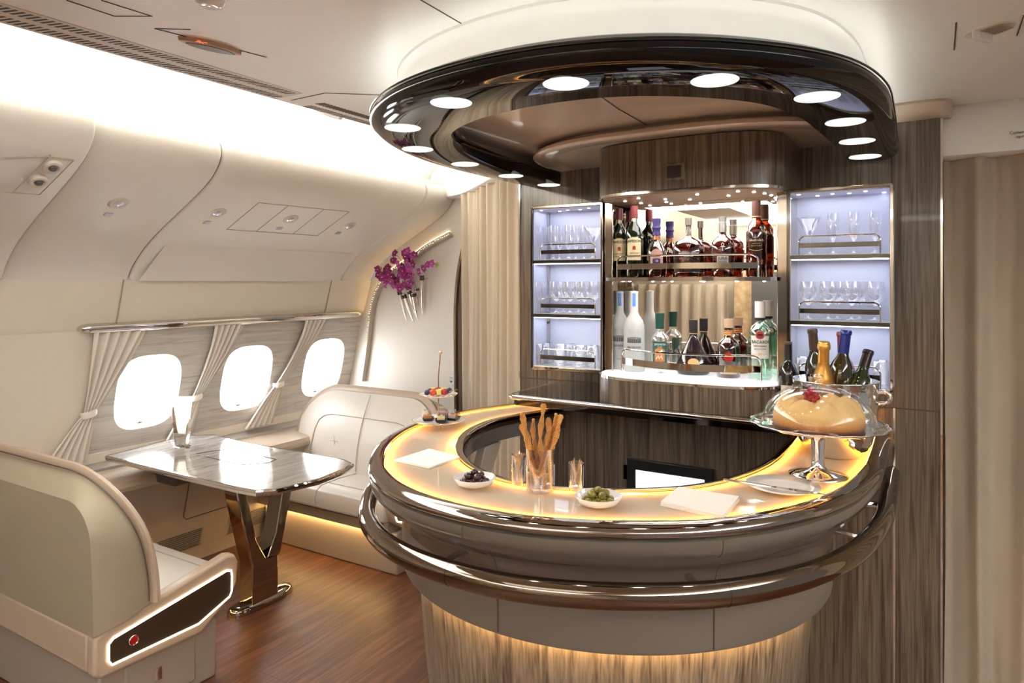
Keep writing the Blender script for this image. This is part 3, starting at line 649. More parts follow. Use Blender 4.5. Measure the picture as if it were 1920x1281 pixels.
# table lamp
lx,ly=atz(341,838,ZT); L0=Vector((lx,ly,ZT+.0006)); t=empty('table_lamp',L0,'small frosted glass table lamp with chrome holder by the window','lamp')
MB().lathe([(.001,.0),(.055,.0),(.056,.004),(.045,.009),(.030,.012),(.001,.013)],28,L0,sy=.7).build('base',CHROME,t)
mb=MB()
for s_ in (-1,1):
    pts=[L0+Rvv*s_*k+Vector((0,0,z)) for k,z in ((.028,.01),(.036,.06),(.034,.12),(.044,.20))] if False else None
Rw=Vector((Rv[0],Rv[1],0)); Fw=Vector((Fv[0],Fv[1],0))
def lampsec(k0,k1,z,d=.018): return [L0+Rw*k0-Fw*d+Vector((0,0,z)),L0+Rw*k1-Fw*d*1.2+Vector((0,0,z)),L0+Rw*k1+Fw*d+Vector((0,0,z)),L0+Rw*k0+Fw*d+Vector((0,0,z))]
mb.grid([lampsec(-.030,.026,.008),lampsec(-.034,.032,.045),lampsec(-.036,.040,.075)],cv=True,cap0=True,cap1=True)
mb.grid([lampsec(-.036,-.010,.075),lampsec(-.040,-.020,.12),lampsec(-.046,-.026,.17),lampsec(-.048,-.036,.215,.010)],cv=True,cap0=True,cap1=True)
mb.grid([lampsec(.026,.040,.075),lampsec(.032,.042,.12),lampsec(.040,.044,.15,.008)],cv=True,cap0=True,cap1=True)
mb.build('holder',CHROME,t,bevel=.003)
mb=MB(); mb.grid([lampsec(-.010,.026,.05,.012),lampsec(-.014,.032,.10,.016),lampsec(-.024,.040,.17,.018),lampsec(-.030,.050,.25,.018),lampsec(-.032,.054,.262,.016),lampsec(-.026,.048,.268,.012)],cv=True,cap0=True,cap1=True); mb.build('lamp_shade',LAMPG,t,bevel=.006)
# ---------------------------------------------------------------- flowers on the partition
vz=[(748,545,758,603),(757,552,771,606),(767,545,774,592),(774,550,778,600),(781,540,779,575),(791,515,787,590)]
vm=mat('vase_satin',(.78,.70,.62),.22,1); vases=[]
VL=['leftmost slim chrome wall vase under the orchids','second slim chrome wall vase from the left, lowest tip','third slim chrome wall vase, short and partly hidden','fourth slim chrome wall vase in the middle of the cluster','fifth slim chrome wall vase, hidden behind orchid petals','rightmost slim chrome wall vase, standing apart']
for i,(u0,v0,u1,v1) in enumerate(vz):
    y=YP-.05-.02*(i%2); a=aty(u0,v0,y); b=aty(u1,v1,y); a=Vector((a[0],y,a[1])); b=Vector((b[0],y+.03,b[1]))
    t=empty('wall_vase',b,VL[i],'vase','slim wall vases'); N_=6
    MB().tube([b.lerp(a,k/N_) for k in range(N_+1)],[.0012,.006,.009,.011,.0125,.0135,.0145],12).build('cone',vm,t)
    MB().tube([b.lerp(a,.86),b.lerp(a,.98)],.0165,12).build('collar',DARKM,t)
    MB().tube([b.lerp(a,.9),b.lerp(a,.9)+Vector((0,YP-a.y,0))],.004,6).build('bracket',CHROME,t); vases.append(a)
PET=mat('orchid_petal',(.30,.008,.15),.55,sheen=.2); PET2=mat('orchid_petal_light',(.45,.05,.30),.55); GRN=mat('orchid_bud',(.42,.48,.10),.5); STEM=mat('stem_green',(.16,.24,.05),.6); THR=mat('orchid_throat',(.80,.62,.62),.5)
def flower_mesh(m,s):
    mb=MB()
    for k in range(5):
        a=2*PI*k/5+PI/2; wd=.56 if k in (1,4) else .38; ln=1.0
        rows=[]
        for j in range(6):
            q=j/5; r=s*(.08+ln*q); wv=s*wd*max(.02,math.sin(PI*min(.12+.80*q,.97)) if q<1 else .12)**.7; zz=s*(.25*q-.35*q*q)
            rows.append([(r*math.cos(a)+x*wv*-math.sin(a),r*math.sin(a)+x*wv*math.cos(a),zz+.10*s*abs(x)) for x in (-1,-.5,0,.5,1)])
        mb.grid(rows)
    return mb
def tf(mb,M): mb.v=[tuple(M@Vector(p)) for p in mb.v]; return mb
sprays=[[(745,530),(725,510),(712,520)],[(752,545),(735,520),(722,528),(718,505)],[(762,540),(757,505),(750,485),(742,478)],[(770,535),(768,500),(775,480),(776,476)],[(778,530),(765,510),(762,490),(768,470)],[(791,515),(800,500),(812,493),(823,498)]]
SL=['purple orchid spray reaching furthest left','purple orchid spray drooping low on the left side','purple orchid spray rising at the upper left of the cluster','purple orchid spray at the top centre with green buds','purple orchid spray filling the middle of the cluster','sparse purple orchid spray reaching right with pale buds']
rnd=random.Random(3); T=Vector((.25,-1,.1))
for i,sp in enumerate(sprays):
    y=vases[i].y; P=[Vector((vases[i].x,y,vases[i].z-.02))]
    for k,(u,v) in enumerate(sp): x,z=aty(u,v,y-.012*k); P.append(Vector((x,y-.012*k,z)))
    t=empty('orchid_spray',P[0],SL[i],'flower','orchid sprays in the wall vases'); C=catmull(P,6); MB().tube(C,.0018,5).build('stem',STEM,t)
    nf=4 if i==5 else 11
    for k in range(nf):
        c=C[int(len(C)*(.30+.62*k/nf))]; sp_=.035 if i<5 else .012
        c=c+Vector((rnd.uniform(-sp_,sp_),rnd.uniform(-.05,0),rnd.uniform(-sp_,sp_)))
        d=Vector((rnd.uniform(-.5,.6),-1,rnd.uniform(-.5,.4))).normalized(); M=d.to_track_quat('Z','Y').to_matrix().to_4x4()@Matrix.Rotation(rnd.uniform(0,6),4,'Z'); M.translation=c
        s_=rnd.uniform(.023,.031); b=tf(flower_mesh(PET,s_),M).build('blossom',PET if rnd.random()<.7 else PET2,t,sharp=180)
        MB().ball(M@Vector((0,0,.004)),.0045,8,6).build('throat',THR,b)
    for k in range(4 if i in (0,3,5) else 1):
        c=C[-1-k]+Vector((rnd.uniform(-.012,.012),-.008,rnd.uniform(-.006,.012))); MB().ball(c,.0075,8,6,sz=1.4).build('bud',GRN,t)
# ---------------------------------------------------------------- canopy over the bar
CL=[(-1.59,2.95),(-1.595,2.6),(-1.585,2.25),(-1.52,1.95),(-1.38,1.70),(-1.18,1.545),(-.96,1.475),(-.74,1.475),(-.56,1.54),(-.40,1.67),(-.29,1.83),(-.235,2.05),(-.222,2.3),(-.218,2.6),(-.218,2.95)]
CP=resample(catmull([Vector((a,b,0)) for a,b in CL],8),110); CP=[Vector((p.x,p.y)) for p in CP]
def ringsec(i):     # outward reach grows at the front of the ring
    s=i/(len(CP)-1); f=max(0,math.sin(PI*s))**1.5
    return f
t=empty('bar_canopy',(-.9,2.2,2.05),'glossy black ring canopy with round lights above the bar','canopy')
prof=[(.088,2.12),(.088,2.085),(.080,2.070),(.070,2.0602),(-.03,2.060),(-.080,2.060),(-.108,2.068),(-.128,2.08),(-.136,2.095),(-.132,2.112),(-.115,2.132),(-.095,2.142)]
rows=[]
for i,p in enumerate(CP):
    f=ringsec(i); tt=CP[min(i+1,len(CP)-1)]-CP[max(i-1,0)]; n=Vector((-tt.y,tt.x)).normalized(); row=[]
    for d,z in prof:
        dd=d*(1.12*f+.80*(1-f)) if d<0 else d*(.80+.72*f)
        q=p+n*dd; row.append((q.x,q.y,z))
    rows.append(row)
MB().grid(rows).build('ring',CANO,t,sharp=60)
rows=[]
for i,p in enumerate(CP):
    f=ringsec(i); tt=CP[min(i+1,len(CP)-1)]-CP[max(i-1,0)]; n=Vector((-tt.y,tt.x)).normalized()
    dd=-.134*(1.12*f+.80*(1-f)); q=p+n*dd; rows.append(Vector((q.x,q.y,2.118)))
MB().tube(rows,.0028,5).build('rim_line',DARKM,t)
LP=[(-1.59,2.80),(-1.595,2.50),(-1.575,2.17),(-1.50,1.86),(-1.335,1.60),(-1.05,1.455),(-.725,1.43),(-.43,1.575),(-.265,1.84),(-.222,2.17),(-.218,2.47),(-.218,2.77)]
LPX=[(1029,347),(958,330),(872,308),(783,280),(755,240),(846,193),(1061,157),(1340,151),(1532,182),(1585,229),(1607,265),(1622,294)]
for k,(u,v) in enumerate(LPX):
    x,y=atz(u,v,2.060); x=x
    d=MB().lathe([(.001,2.0585),(.050,2.0585),(.0530,2.0588),(.054,2.0602)],36,(x,y,0)).build('downlight',DISC,t)
    l=bpy.data.lights.new('canopy_downlight_lamp','SPOT'); l.energy=1.4; l.color=(1,.92,.78); l.spot_size=R(130); l.spot_blend=.8; l.shadow_soft_size=.03; o_=bpy.data.objects.new('canopy_downlight_lamp',l); o_.location=(x,y,2.05); col.objects.link(o_)
# white drum between canopy and ceiling
rows=[]
for i,p in enumerate(CP):
    f=ringsec(i); tt=CP[min(i+1,len(CP)-1)]-CP[max(i-1,0)]; n=Vector((-tt.y,tt.x)).normalized(); sc_=(1.12*f+.80*(1-f))
    rows.append([(*(p+n*(-.083*sc_)),2.1405),(*(p+n*(-.091*sc_)),2.1405)])
MB().grid(rows).build('halo_strip',emis('halo_led',(1,.95,.86),15),t)
rows=[]
for i,p in enumerate(CP):
    f=ringsec(i); tt=CP[min(i+1,len(CP)-1)]-CP[max(i-1,0)]; n=Vector((-tt.y,tt.x)).normalized(); row=[]
    for d,z in [(-.075,2.137),(-.05,2.142),(-.045,2.16),(-.042,2.20),(-.045,2.222),(-.058,2.236),(-.075,2.243),(-.078,2.2505)]:
        q=p+n*(d*(.6+.4*f)+.012*f); row.append((q.x,q.y,z))
    rows.append(row)
struct(MB().grid(rows),'ceiling_drum',CEIL)
# soffit inside the ring
mb=MB(); P=[p for p in CP]; 
mb.v=[(q.x,q.y,2.172) for q in offs(P,.0)]+[(q.x,q.y,2.14) for q in offs(P,.0)]; n=len(P)
mb.f=[tuple(range(n))]+[(i,i+1,n+i+1,n+i) for i in range(n-1)]; struct(mb,'ceiling_soffit',SOFF)
mb=MB(); mb.tube([(*atz(u,v,2.170),2.1705) for u,v in [(1110,170),(1160,205),(1235,248)]],.0016,5); struct(mb,'trim_11',SEAM)
t2=empty('soffit_ledge',(-.9,2.6,2.1),'curved beige lacquer ledge under the soffit above the bottle cabinet','ledge')
lip=[]
for k in range(49):
    a=PI-PI*k/48; lip.append(Vector((-.86+.68*math.copysign(abs(math.cos(a))**.75,math.cos(a)),2.95-.60*abs(math.sin(a))**.75)))
lip=[Vector((p.x,p.y)) for p in lip]
mb=MB(); rows=[[(q.x,q.y,z) for q in offs(lip,d)] for d,z in [(.10,2.133),(.03,2.127),(.008,2.128),(0,2.134),(.002,2.145),(.02,2.156),(.05,2.162),(.055,2.172)]]
mb.grid([list(r) for r in zip(*rows)]); b=len(mb.v); q=offs(lip,.10); mb.v+=[(p.x,p.y,2.133) for p in q]; mb.f.append(tuple(range(b,b+len(q)))); mb.build('ledge_body',SOFF,t2,sharp=50)
# ---------------------------------------------------------------- bottle cabinet (bowed column)
CX=-.8075
def foot(hw=.358,yb=2.70,dep=.235,e=.62,n=40):
    out=[]
    for k in range(n+1):
        a=PI-PI*k/n; out.append(Vector((CX+hw*math.copysign(abs(math.cos(a))**e,math.cos(a)),yb-dep*abs(math.sin(a))**e)))
    return out
def slab(mb,P,yb,z0,z1):
    pts=[(P[0].x,yb)]+[(p.x,p.y) for p in P]+[(P[-1].x,yb)]
    return mb.prism([(x,y,z0) for x,y in pts],[(x,y,z1) for x,y in pts])
t=empty('bottle_cabinet',(CX,2.8,1.132),'bowed walnut and chrome bottle cabinet with mirrored back between two open doors','cabinet')
FP=foot()
slab(MB(),FP,YW,1.1335,1.226).build('lower_drum',WOODV,t,sharp=50)
slab(MB(),FP,YW,1.942,2.128).build('upper_drum',WOODV,t,sharp=50)
for z0,z1 in ((1.226,1.236),(1.932,1.942)):
    loft(MB(),[Vector((FP[0].x,2.9))]+FP+[Vector((FP[-1].x,2.9))],[(.03,z0),(-.002,z0),(-.002,z1),(.03,z1)]).build('chrome_band',CHROME,t)
slab(MB(),foot(.352,2.70,.229),2.77,1.232,1.238).build('lit_floor',mat('lit_floor',(.85,.86,.87),.25,emit=(.93,.96,1),es=.45),t,sharp=50)
slab(MB(),foot(.345,2.70,.222),2.77,1.928,1.934).build('cabinet_ceiling',mat('cab_ceiling',(.50,.38,.28),.3),t,sharp=50)
slab(MB(),foot(.340,2.71,.215),2.77,1.606,1.620).build('shelf',BRONZE,t,sharp=50)
MB().bx(CX-.355,CX+.355,2.772,2.780,1.236,1.93).build('mirror',MIRROR,t)
MB().bx(-1.166,-1.128,2.655,2.673,1.236,1.932).build('side_post',BRONZE,t,bevel=.004); MB().bx(-1.166,-1.163,2.67,2.94,1.236,1.932).build('side_wall',BRONZE,t)
MB().bx(-.487,-.449,2.655,2.673,1.236,1.932).build('side_post',BRONZE,t,bevel=.004); MB().bx(-.452,-.449,2.67,2.94,1.236,1.932).build('side_wall',BRONZE,t)
k=0
for zz,pp in ((1.9275,[(-1.06,2.62),(-.98,2.56),(-.9,2.64),(-.82,2.70),(-.75,2.56),(-.66,2.66),(-.60,2.55),(-.555,2.60),(-.53,2.66),(-.52,2.73),(-1.03,2.72),(-.93,2.74)]),(1.605,[(-1.0,2.52),(-.86,2.505),(-.72,2.51),(-.6,2.54),(-1.06,2.6)])):
    for x,y in pp: MB().lathe([(.001,zz-.002),(.0055,zz-.002),(.0065,zz)],12,(x,y,0)).build('spotlight',SPOTC,t)
l=area('cabinet_light',(CX,2.62,1.92),.5,1.6,(1,.95,.9),sy=.18); l=area('cabinet_light',(CX,2.62,1.60),.5,1.1,(1,.96,.92),sy=.16)
sp=MB().bx(CX+.02,CX+.075,2.461,2.467,2.012,2.058).build('sensor_window',BLACK,t,bevel=.004) if False else None
s_=empty('sensor_panel',(-.82,2.462,2.035),'small square dark sensor window in the walnut above the bottle cabinet','sensor')
x0,z0=aty(1264,322,2.462); MB().bx(x0-.038,x0+.038,2.4605,2.466,z0-.032,z0+.032).build('surround',WOODV,s_,bevel=.003); MB().bx(x0-.027,x0+.027,2.4585,2.462,z0-.022,z0+.022).build('window',BLACK,s_,bevel=.003)
def rail(x0,x1,y,z,h,label,bow=0,par=None,r=.0035,zb=.38):
    """low guard rail: hoop and flat bar"""
    t=empty('guard_rail',((x0+x1)/2,y,z),label,'guard rail','shelf guard rails'); n=16; rr=h*.32
    def yy(x): return y-bow*(1-((x-(x0+x1)/2)/((x1-x0)/2))**2)
    p=[(x0,z),(x0,z+h-rr)]+[(x0+rr-rr*math.cos(a),z+h-rr+rr*math.sin(a)) for a in [PI/2*k/5 for k in range(1,6)]]+[(x0+rr+(x1-x0-2*rr)*k/10,z+h) for k in range(1,10)]+[(x1-rr+rr*math.sin(a),z+h-rr+rr*math.cos(a)) for a in [PI/2*k/5 for k in range(0,6)]]+[(x1,z)]
    MB().tube([(a,yy(a),b) for a,b in p],r,8).build('hoop',CHROME,t)
    q=[(x0+(x1-x0)*k/14,) for k in range(15)]
    rows=[[(x[0],yy(x[0])-.0015,z+h*zb),(x[0],yy(x[0])-.0015,z+h*(zb+.26)),(x[0],yy(x[0])+.0015,z+h*(zb+.26)),(x[0],yy(x[0])+.0015,z+h*zb)] for x in q]
    MB().grid(rows,cv=True,cap0=True,cap1=True).build('flat_bar',BRONZE if bow else DARKM,t); return t
rail(-1.075,-.535,2.575,1.620,.082,'long bowed chrome guard rail on the upper bottle shelf',.075)
rail(-1.065,-.53,2.60,1.2385,.098,'long bowed chrome guard rail in front of the lower row of bottles',.095)
# doors
def door(x0,x1,side,label):
    t=empty('cabinet_door',((x0+x1)/2,2.72,1.24),label,'cabinet door'); y0=2.65; y1=2.79; z0,z1=1.236,1.922
    MB().bx(x0,x1,y1,y1+.012,z0,z1).build('lit_back',CABW,t)
    MB().bx(x0,x0+.008,y0,y1,z0,z1).build('side_panel',CABW if side<0 else CHROME,t); MB().bx(x1-.008,x1,y0,y1,z0,z1).build('side_panel',CHROME if side<0 else CABW,t)
    MB().bx(x0,x1,y0-.006,y1+.014,z1,z1+.012).build('top_panel',BRONZE,t,bevel=.002); MB().bx(x0+.008,x1-.008,y0,y1,z1-.004,z1).build('inner_ceiling',CABW,t)
    MB().bx(x0,x1,y0-.006,y1+.014,z0-.016,z0).build('bottom_panel',BRONZE,t,bevel=.002); MB().bx(x0+.008,x1-.008,y0,y1,z0,z0+.003).build('inner_floor',WHITE,t)
    for x in (x0-.004,x1-.006): MB().bx(x,x+.010,y0-.008,y0,z0-.01,z1+.008).build('frame_post',DARKM if x<x1-.05 else BRONZE,t,bevel=.001)
    for zs in (1.683,1.450):
        MB().bx(x0+.006,x1-.006,y0-.006,y1,zs,zs+.014).build('shelf',DARKM,t); MB().bx(x0+.008,x1-.008,y0-.002,y1,zs+.0142,zs+.0155).build('shelf_liner',WHITE,t); MB().bx(x0+.01,x1-.01,y0+.004,y0+.010,zs-.004,zs).build('shelf_light',emis('shelf_led',(.85,.9,1),6),t)
    for zz in (1.916,1.678,1.445):
        area('door_light',((x0+x1)/2,2.712,zz-.003),x1-x0-.04,.20,(.86,.90,1),sy=.10)
    for k in range(6):
        x=x0+.03+(x1-x0-.06)*k/5; MB().lathe([(.001,1.9165),(.0055,1.9165),(.0065,1.918)],12,(x,2.68+.05*(k%2)+.02*(k%3),0)).build('spotlight',SPOTC,t)
    if side<0:
        MB().bx(x0+.009,x0+.016,y1-.018,y1-.002,z0,z1).build('corner_strip',CHROME,t)
        x=x0+.012; MB().ball((x,y1-.012,1.42),.010,8,4,sx=.6).build('latch_knob',DARKM,t)
    return t
door(-1.507,-1.172,-1,'open left cabinet door holding three lit shelves of stemware')
door(-.446,-.118,1,'open right cabinet door holding three lit shelves beside the walnut column')
for side,x0,x1 in (('left',-1.507,-1.172),('right',-.446,-.118)):
    for i,zs in enumerate((1.6985,1.4655,1.239)):
        o=.04 if side=='left' else .035
        rail(x0+o,x1-.035,2.655,zs,.066 if zs>1.3 else .072,'%s guard rail on the %s cabinet door'%(('top','middle','lowest')[i],side),0,r=.003)
# ---------------------------------------------------------------- glassware
def glass_proto(name,prof,label,cat,group,stem=True):
    t=empty(name,(0,0,-5),None,None)
    if stem:
        k=next(i for i,p in enumerate(prof) if p[1]>.02 and p[0]>.0051)
        MB().lathe(prof[k-1:],20,(0,0,-5)).build('bowl',GLASS,t,sharp=180); MB().lathe(prof[:k],16,(0,0,-5)).build('stem_and_foot',GLASS,t,sharp=180)
    else: MB().lathe(prof,20,(0,0,-5)).build('tumbler_body',GLASS,t,sharp=180)
    tag(t,label,cat,group); return t
FLUTE=[(.001,.001),(.022,.0015),(.023,.003),(.008,.008),(.004,.016),(.0035,.045),(.010,.058),(.017,.075),(.0205,.10),(.0205,.125),(.0185,.150)]
MART=[(.001,.001),(.026,.0015),(.027,.003),(.008,.008),(.004,.015),(.0035,.060),(.0055,.068),(.022,.095),(.044,.137)]
WINEG=[(.001,.001),(.026,.0015),(.027,.003),(.008,.008),(.004,.015),(.0035,.052),(.012,.060),(.026,.074),(.031,.095),(.0295,.118),(.026,.138)]
TUMB=[(.001,.004),(.026,.004),(.027,.001),(.029,.002),(.031,.09),(.0295,.09),(.0275,.012),(.001,.011)]
def put(first,name,prof,spots,z,lab,cat,grp,stem=True):
    base=None; n=0
    for i,(x,y) in enumerate(spots):
        L=lab if isinstance(lab,str) else lab[i]
        if base is None:
            base=glass_proto(name,prof,L,cat,grp,stem); base.location=(x,y,z)
        else: copy_tree(base,(x,y,z),0,L,grp)
ORD=['first','second','third','fourth','fifth','sixth','seventh','eighth']
ZS=(1.699,1.466,1.2395)
xs=lambda u,y: aty(u,500,y)[0]
f7=[(xs(u,y),y) for u,y in ((1009,2.695),(1021,2.755),(1037,2.69),(1049,2.75),(1066,2.69),(1080,2.75),(1096,2.75))]
put(None,'champagne_flute',FLUTE,f7,ZS[0],['%s champagne flute from the left on the left door top shelf'%o for o in ORD[:7]],'glass','flutes on the left door')
put(None,'martini_glass',MART,[(xs(1112,2.70),2.70)],ZS[0],'clear martini glass at the right end of the left door top shelf','glass','martini glasses')
w8=[(xs(u,y),y) for u,y in ((1010,2.69),(1027,2.752),(1043,2.69),(1057,2.752),(1069,2.69),(1085,2.752),(1096,2.69),(1114,2.752))]
put(None,'wine_glass',WINEG,w8,ZS[1],['%s wine glass from the left on the left door middle shelf'%o for o in ORD[:8]],'glass','wine glasses on the left door')
tb=[(xs(u,y),y) for u,y in ((1008,2.70),(1024,2.75),(1050,2.70),(1070,2.752),(1086,2.70),(1112,2.735))]
put(None,'tumbler',TUMB,tb,ZS[2],['%s tumbler from the left on the left door lowest shelf'%o for o in ORD[:6]],'glass','tumblers on the left door',False)
put(None,'martini_glass',MART,[(xs(1518,2.71),2.71)],ZS[0],'clear martini glass at the left of the right door top shelf','glass','martini glasses')
put(None,'champagne_flute',FLUTE,[(xs(1562,2.715),2.715),(xs(1601,2.715),2.715),(xs(1641,2.71),2.71)],ZS[0],['flute glass next to the martini glass on the right door','middle flute glass on the right door top shelf','rightmost flute glass on the right door top shelf'],'glass','flutes on the right door')
put(None,'wine_glass',WINEG,[(xs(u,y),y) for u,y in ((1515,2.71),(1553,2.705),(1597,2.705),(1641,2.71),(1570,2.757),(1612,2.757))],ZS[1],['leftmost wine glass on the right door middle shelf','second wine glass from left on the right door','third wine glass from left on the right door','rightmost wine glass on the right door middle shelf','wine glass behind, between second and third on right door','wine glass behind, between third and rightmost on right door'],'glass','wine glasses on the right door')
put(None,'tumbler',TUMB,[(xs(1508,2.70),2.70),(xs(1652,2.71),2.71),(xs(1538,2.75),2.75)],ZS[2],['tumbler at the left of the right door lowest shelf','tumbler at the right of the right door lowest shelf','tumbler behind the wine bottles on the right door lowest shelf'],'glass','tumblers on the right door',False)
# ---------------------------------------------------------------- bottles
def tg(n,c,**k): return thin(n,c,.8,0,.05,.4)
AMB=thin('amber_spirit',(.58,.22,.07),.7,0,.06,.35); AMBD=thin('dark_amber_spirit',(.33,.085,.028),.7,0,.06,.35); GREENB=mat('green_bottle',(.006,.013,.004),.04,coat=1); CLB=thin('clear_bottle',(.93,.95,.95),.75,0,.08,.5); AQUA=thin('aqua_bottle',(.62,.86,.77),.75,0,.08,.5)
DARKB=mat('dark_bottle',(.008,.008,.005),.04,coat=1); COGN=mat('cognac_bottle',(.012,.006,.008),.04,coat=1)
CRL=mat('cream_label',(.78,.68,.42),.6); WHL=mat('white_label',(.82,.80,.76),.6); INK=mat('ink_black',(.012,.012,.012),.6); REDM=mat('red_print',(.45,.02,.015),.5); GOLDI=mat('gold_print',(.75,.5,.2),.4); PURP=mat('purple_cap',(.045,.028,.16),.4); WHI=mat('white_print',(.85,.85,.83),.5)
def bottle(name,x,y,z,h,r,prof,body,label,face=None,sx=1,sy=1,n=28,base_cap=None):
    """prof: list (radius fraction, height fraction). faces the camera"""
    a=math.atan2(-x,-(-y)) if False else math.atan2(x,-y)*0+math.atan2(-x,y)
    t=empty(name,(x,y,z),label,'bottle'); M=Matrix.Translation((x,y,z))@Matrix.Rotation(a,4,'Z')
    MB().lathe([(r*q,h*s) for q,s in prof],n,M=M,sx=sx,sy=sy).build('glass_body',body,t,sharp=50)
    return t,M
def ring(M,t,name,m,r0,z0,r1,z1,sx=1,sy=1,n=24,mid=()):
    return MB().lathe([(.001,z0),(r0,z0)]+list(mid)+[(r1,z1),(.001,z1)],n,M=M,sx=sx,sy=sy).build(name,m,t,sharp=40)
def lab(M,t,m,r,z0,z1,half,arch=0,name='label',sy=1,n=14,e=.0006):
    rows=[]
    for i in range(n+1):
        s=-1+2*i/n; a=s*half/r; rr=r+e; rows.append([M@Vector((rr*math.sin(a),-rr*math.cos(a)*sy,z0)),M@Vector((rr*math.sin(a),-rr*math.cos(a)*sy,z1-arch*s*s))])
    return MB().grid(rows).build(name,m,t)
def wr(M,par,body,size,z,r,m,x=0,sx=1,sy=1,name='lettering'):
    mb=MB(); Mt=M@Matrix.Scale(sy,4,(0,1,0))@Matrix.Translation((0,0,z)) if sy!=1 else M@Matrix.Translation((0,0,z))
    if x: Mt=Mt@Matrix.Rotation(x/r,4,'Z')
    text(mb,body,size,Mt,wrap=r+.0012,sx=sx); return mb.build(name,m,par)
STD=[(.02,.01),(.85,.0),(1,.02),(1,.55),(.97,.62),(.80,.69),(.45,.745),(.36,.79),(.33,.93),(.38,.955),(.38,.99),(.02,1)]
# irish whiskey pair
for i,(u,yy,vt,lb) in enumerate([(1161,2.715,391,'green whiskey bottle half hidden at the left end of the upper shelf'),(1189,2.685,387,'green whiskey bottle with large cream label on upper shelf')]):
    x=aty(u,500,yy)[0]; z=1.6205; h=aty(u,vt,yy)[1]-z; r=.037
    t,M=bottle('whiskey_bottle',x,yy,z,h,r,STD,GREENB,lb)
    ring(M,t,'cap',mat('maroon_cap',(.16,.012,.02),.35),.0155,h*.83,.0155,h*1.001)
    L=lab(M,t,CRL,r,h*.24,h*.56,.030,.008)
    wr(M,L,'JAMESON',.0150,h*.505,r,INK,sx=.92); lab(M,L,REDM,r+.0004,h*.385,h*.44,.006,.003,name='crest'); wr(M,L,'TRIPLE DISTILLED',.0045,h*.34,r,REDM); wr(M,L,'IRISH WHISKEY',.0048,h*.30,r,INK)
    lab(M,t,CRL,r*.36,h*.70,h*.83,.006,name='neck_label'); MB().tube([M@Vector((.0065*math.cos(a),-.0175,h*.69+.0075*math.sin(a))) for a in [2*PI*k/16 for k in range(16)]],.0022,6,closed=True).build('neck_seal',GOLDI,t); 
    MB().ball(M@Vector((0,-.016,h*.69)),.006,10,6,sy=.4).build('seal_centre',REDM,t)
# blended whisky with purple cap
def px(u,vt,y): x,zt=aty(u,vt,y); return x,zt
x,zt=px(1231,410,2.69); z=1.6205; h=zt-z
CH=[(.02,.01),(.8,.0),(.92,.02),(1,.2),(1,.38),(.9,.47),(.62,.56),(.40,.62),(.36,.68),(.34,.97),(.02,.98)]
t,M=bottle('whisky_bottle',x,2.69,z,h,.041,CH,AMBD,'amber whisky bottle with tall purple cap on upper shelf')
ring(M,t,'cap',PURP,.0165,h*.71,.0165,h,mid=[(.0155,h*.76),(.0145,h*.80),(.018,h*.84),(.0145,h*.88),(.017,h*.94)]); ring(M,t,'neck_band',mat('copper_foil',(.5,.2,.08),.3,.8),.0160,h*.63,.0155,h*.70)
L=lab(M,t,mat('pink_crest',(.62,.36,.30),.5),.0405,h*.14,h*.48,.026,.018); lab(M,L,PURP,.0411,h*.23,h*.32,.015,.002,name='oval'); wr(M,L,'18',.012,h*.275,.0418,WHI); wr(M,L,'CHIVAS REGAL',.0055,h*.37,.0412,PURP); wr(M,L,'GOLD SIGNATURE',.004,h*.18,.0412,PURP)
# bourbon (wide flat)
x,zt=px(1291,409,2.69); h=zt-z
WR=[(.02,.01),(.85,.0),(.97,.02),(1,.1),(1,.42),(.96,.52),(.80,.60),(.45,.655),(.20,.685),(.17,.72),(.165,.88),(.02,.885)]
t,M=bottle('bourbon_bottle',x,2.69,z,h,.061,WR,AMBD,'wide round-shouldered amber bourbon bottle with white lettering','',1,.55)
ring(M,t,'stopper',mat('pewter_cork',(.28,.24,.21),.35,.6),.0125,h*.88,.0125,h); ring(M,t,'stopper_stem',mat('cork_stem',(.25,.2,.16),.5),.007,h*.70,.007,h*.88)
wr(M,t,'WOODFORD RESERVE',.0082,h*.40,.061,WHI,sy=.56); wr(M,t,'DISTILLER\'S SELECT',.0042,h*.35,.061,WHI,sy=.56); wr(M,t,'W',.016,h*.53,.057,WHI,sy=.56)
# island malt
x,zt=px(1355,406,2.69); h=zt-z
JU=[(.02,.01),(.75,.0),(.84,.02),(.88,.15),(1,.42),(.99,.5),(.85,.6),(.5,.66),(.3,.69),(.28,.74),(.27,.97),(.02,.98)]
t,M=bottle('malt_whisky_bottle',x,2.69,z,h,.046,JU,AMBD,'amber malt whisky bottle with white ankh symbol and silver cap','',1,.75)
ring(M,t,'cap',mat('silver_foil',(.55,.53,.5),.3,.8),.0145,h*.74,.0150,h,mid=[(.0150,h*.9),(.0138,h*.905)])
A=MB(); zc=h*.50; rr=.0465
pts=[(.0,-.012),(.0,.002)]; 
Ms=M@Matrix.Scale(.75,4,(0,1,0))
def on(xx,zz,r=rr): return Ms@Vector((r*math.sin(xx/r),-r*math.cos(xx/r)-.001,zz))
A.tube([on(0,zc-.017),on(0,zc)],.0014,6); A.tube([on(-.0085,zc-.0015),on(.0085,zc-.0015)],.0013,6); A.tube([on(.0045*math.sin(a),zc+.007+.006*math.cos(a)) for a in [2*PI*k/16 for k in range(16)]],.0012,6,closed=True); A.build('ankh_symbol',WHI,t)
L=lab(M,t,mat('silver_label',(.52,.51,.5),.4),.0445,h*.225,h*.345,.021,sy=.76,e=.002); wr(M,L,'JURA',.0155,h*.305,.0475,INK,sy=.76); wr(M,L,'SUPERSTITION',.0050,h*.25,.0475,INK,sy=.76)
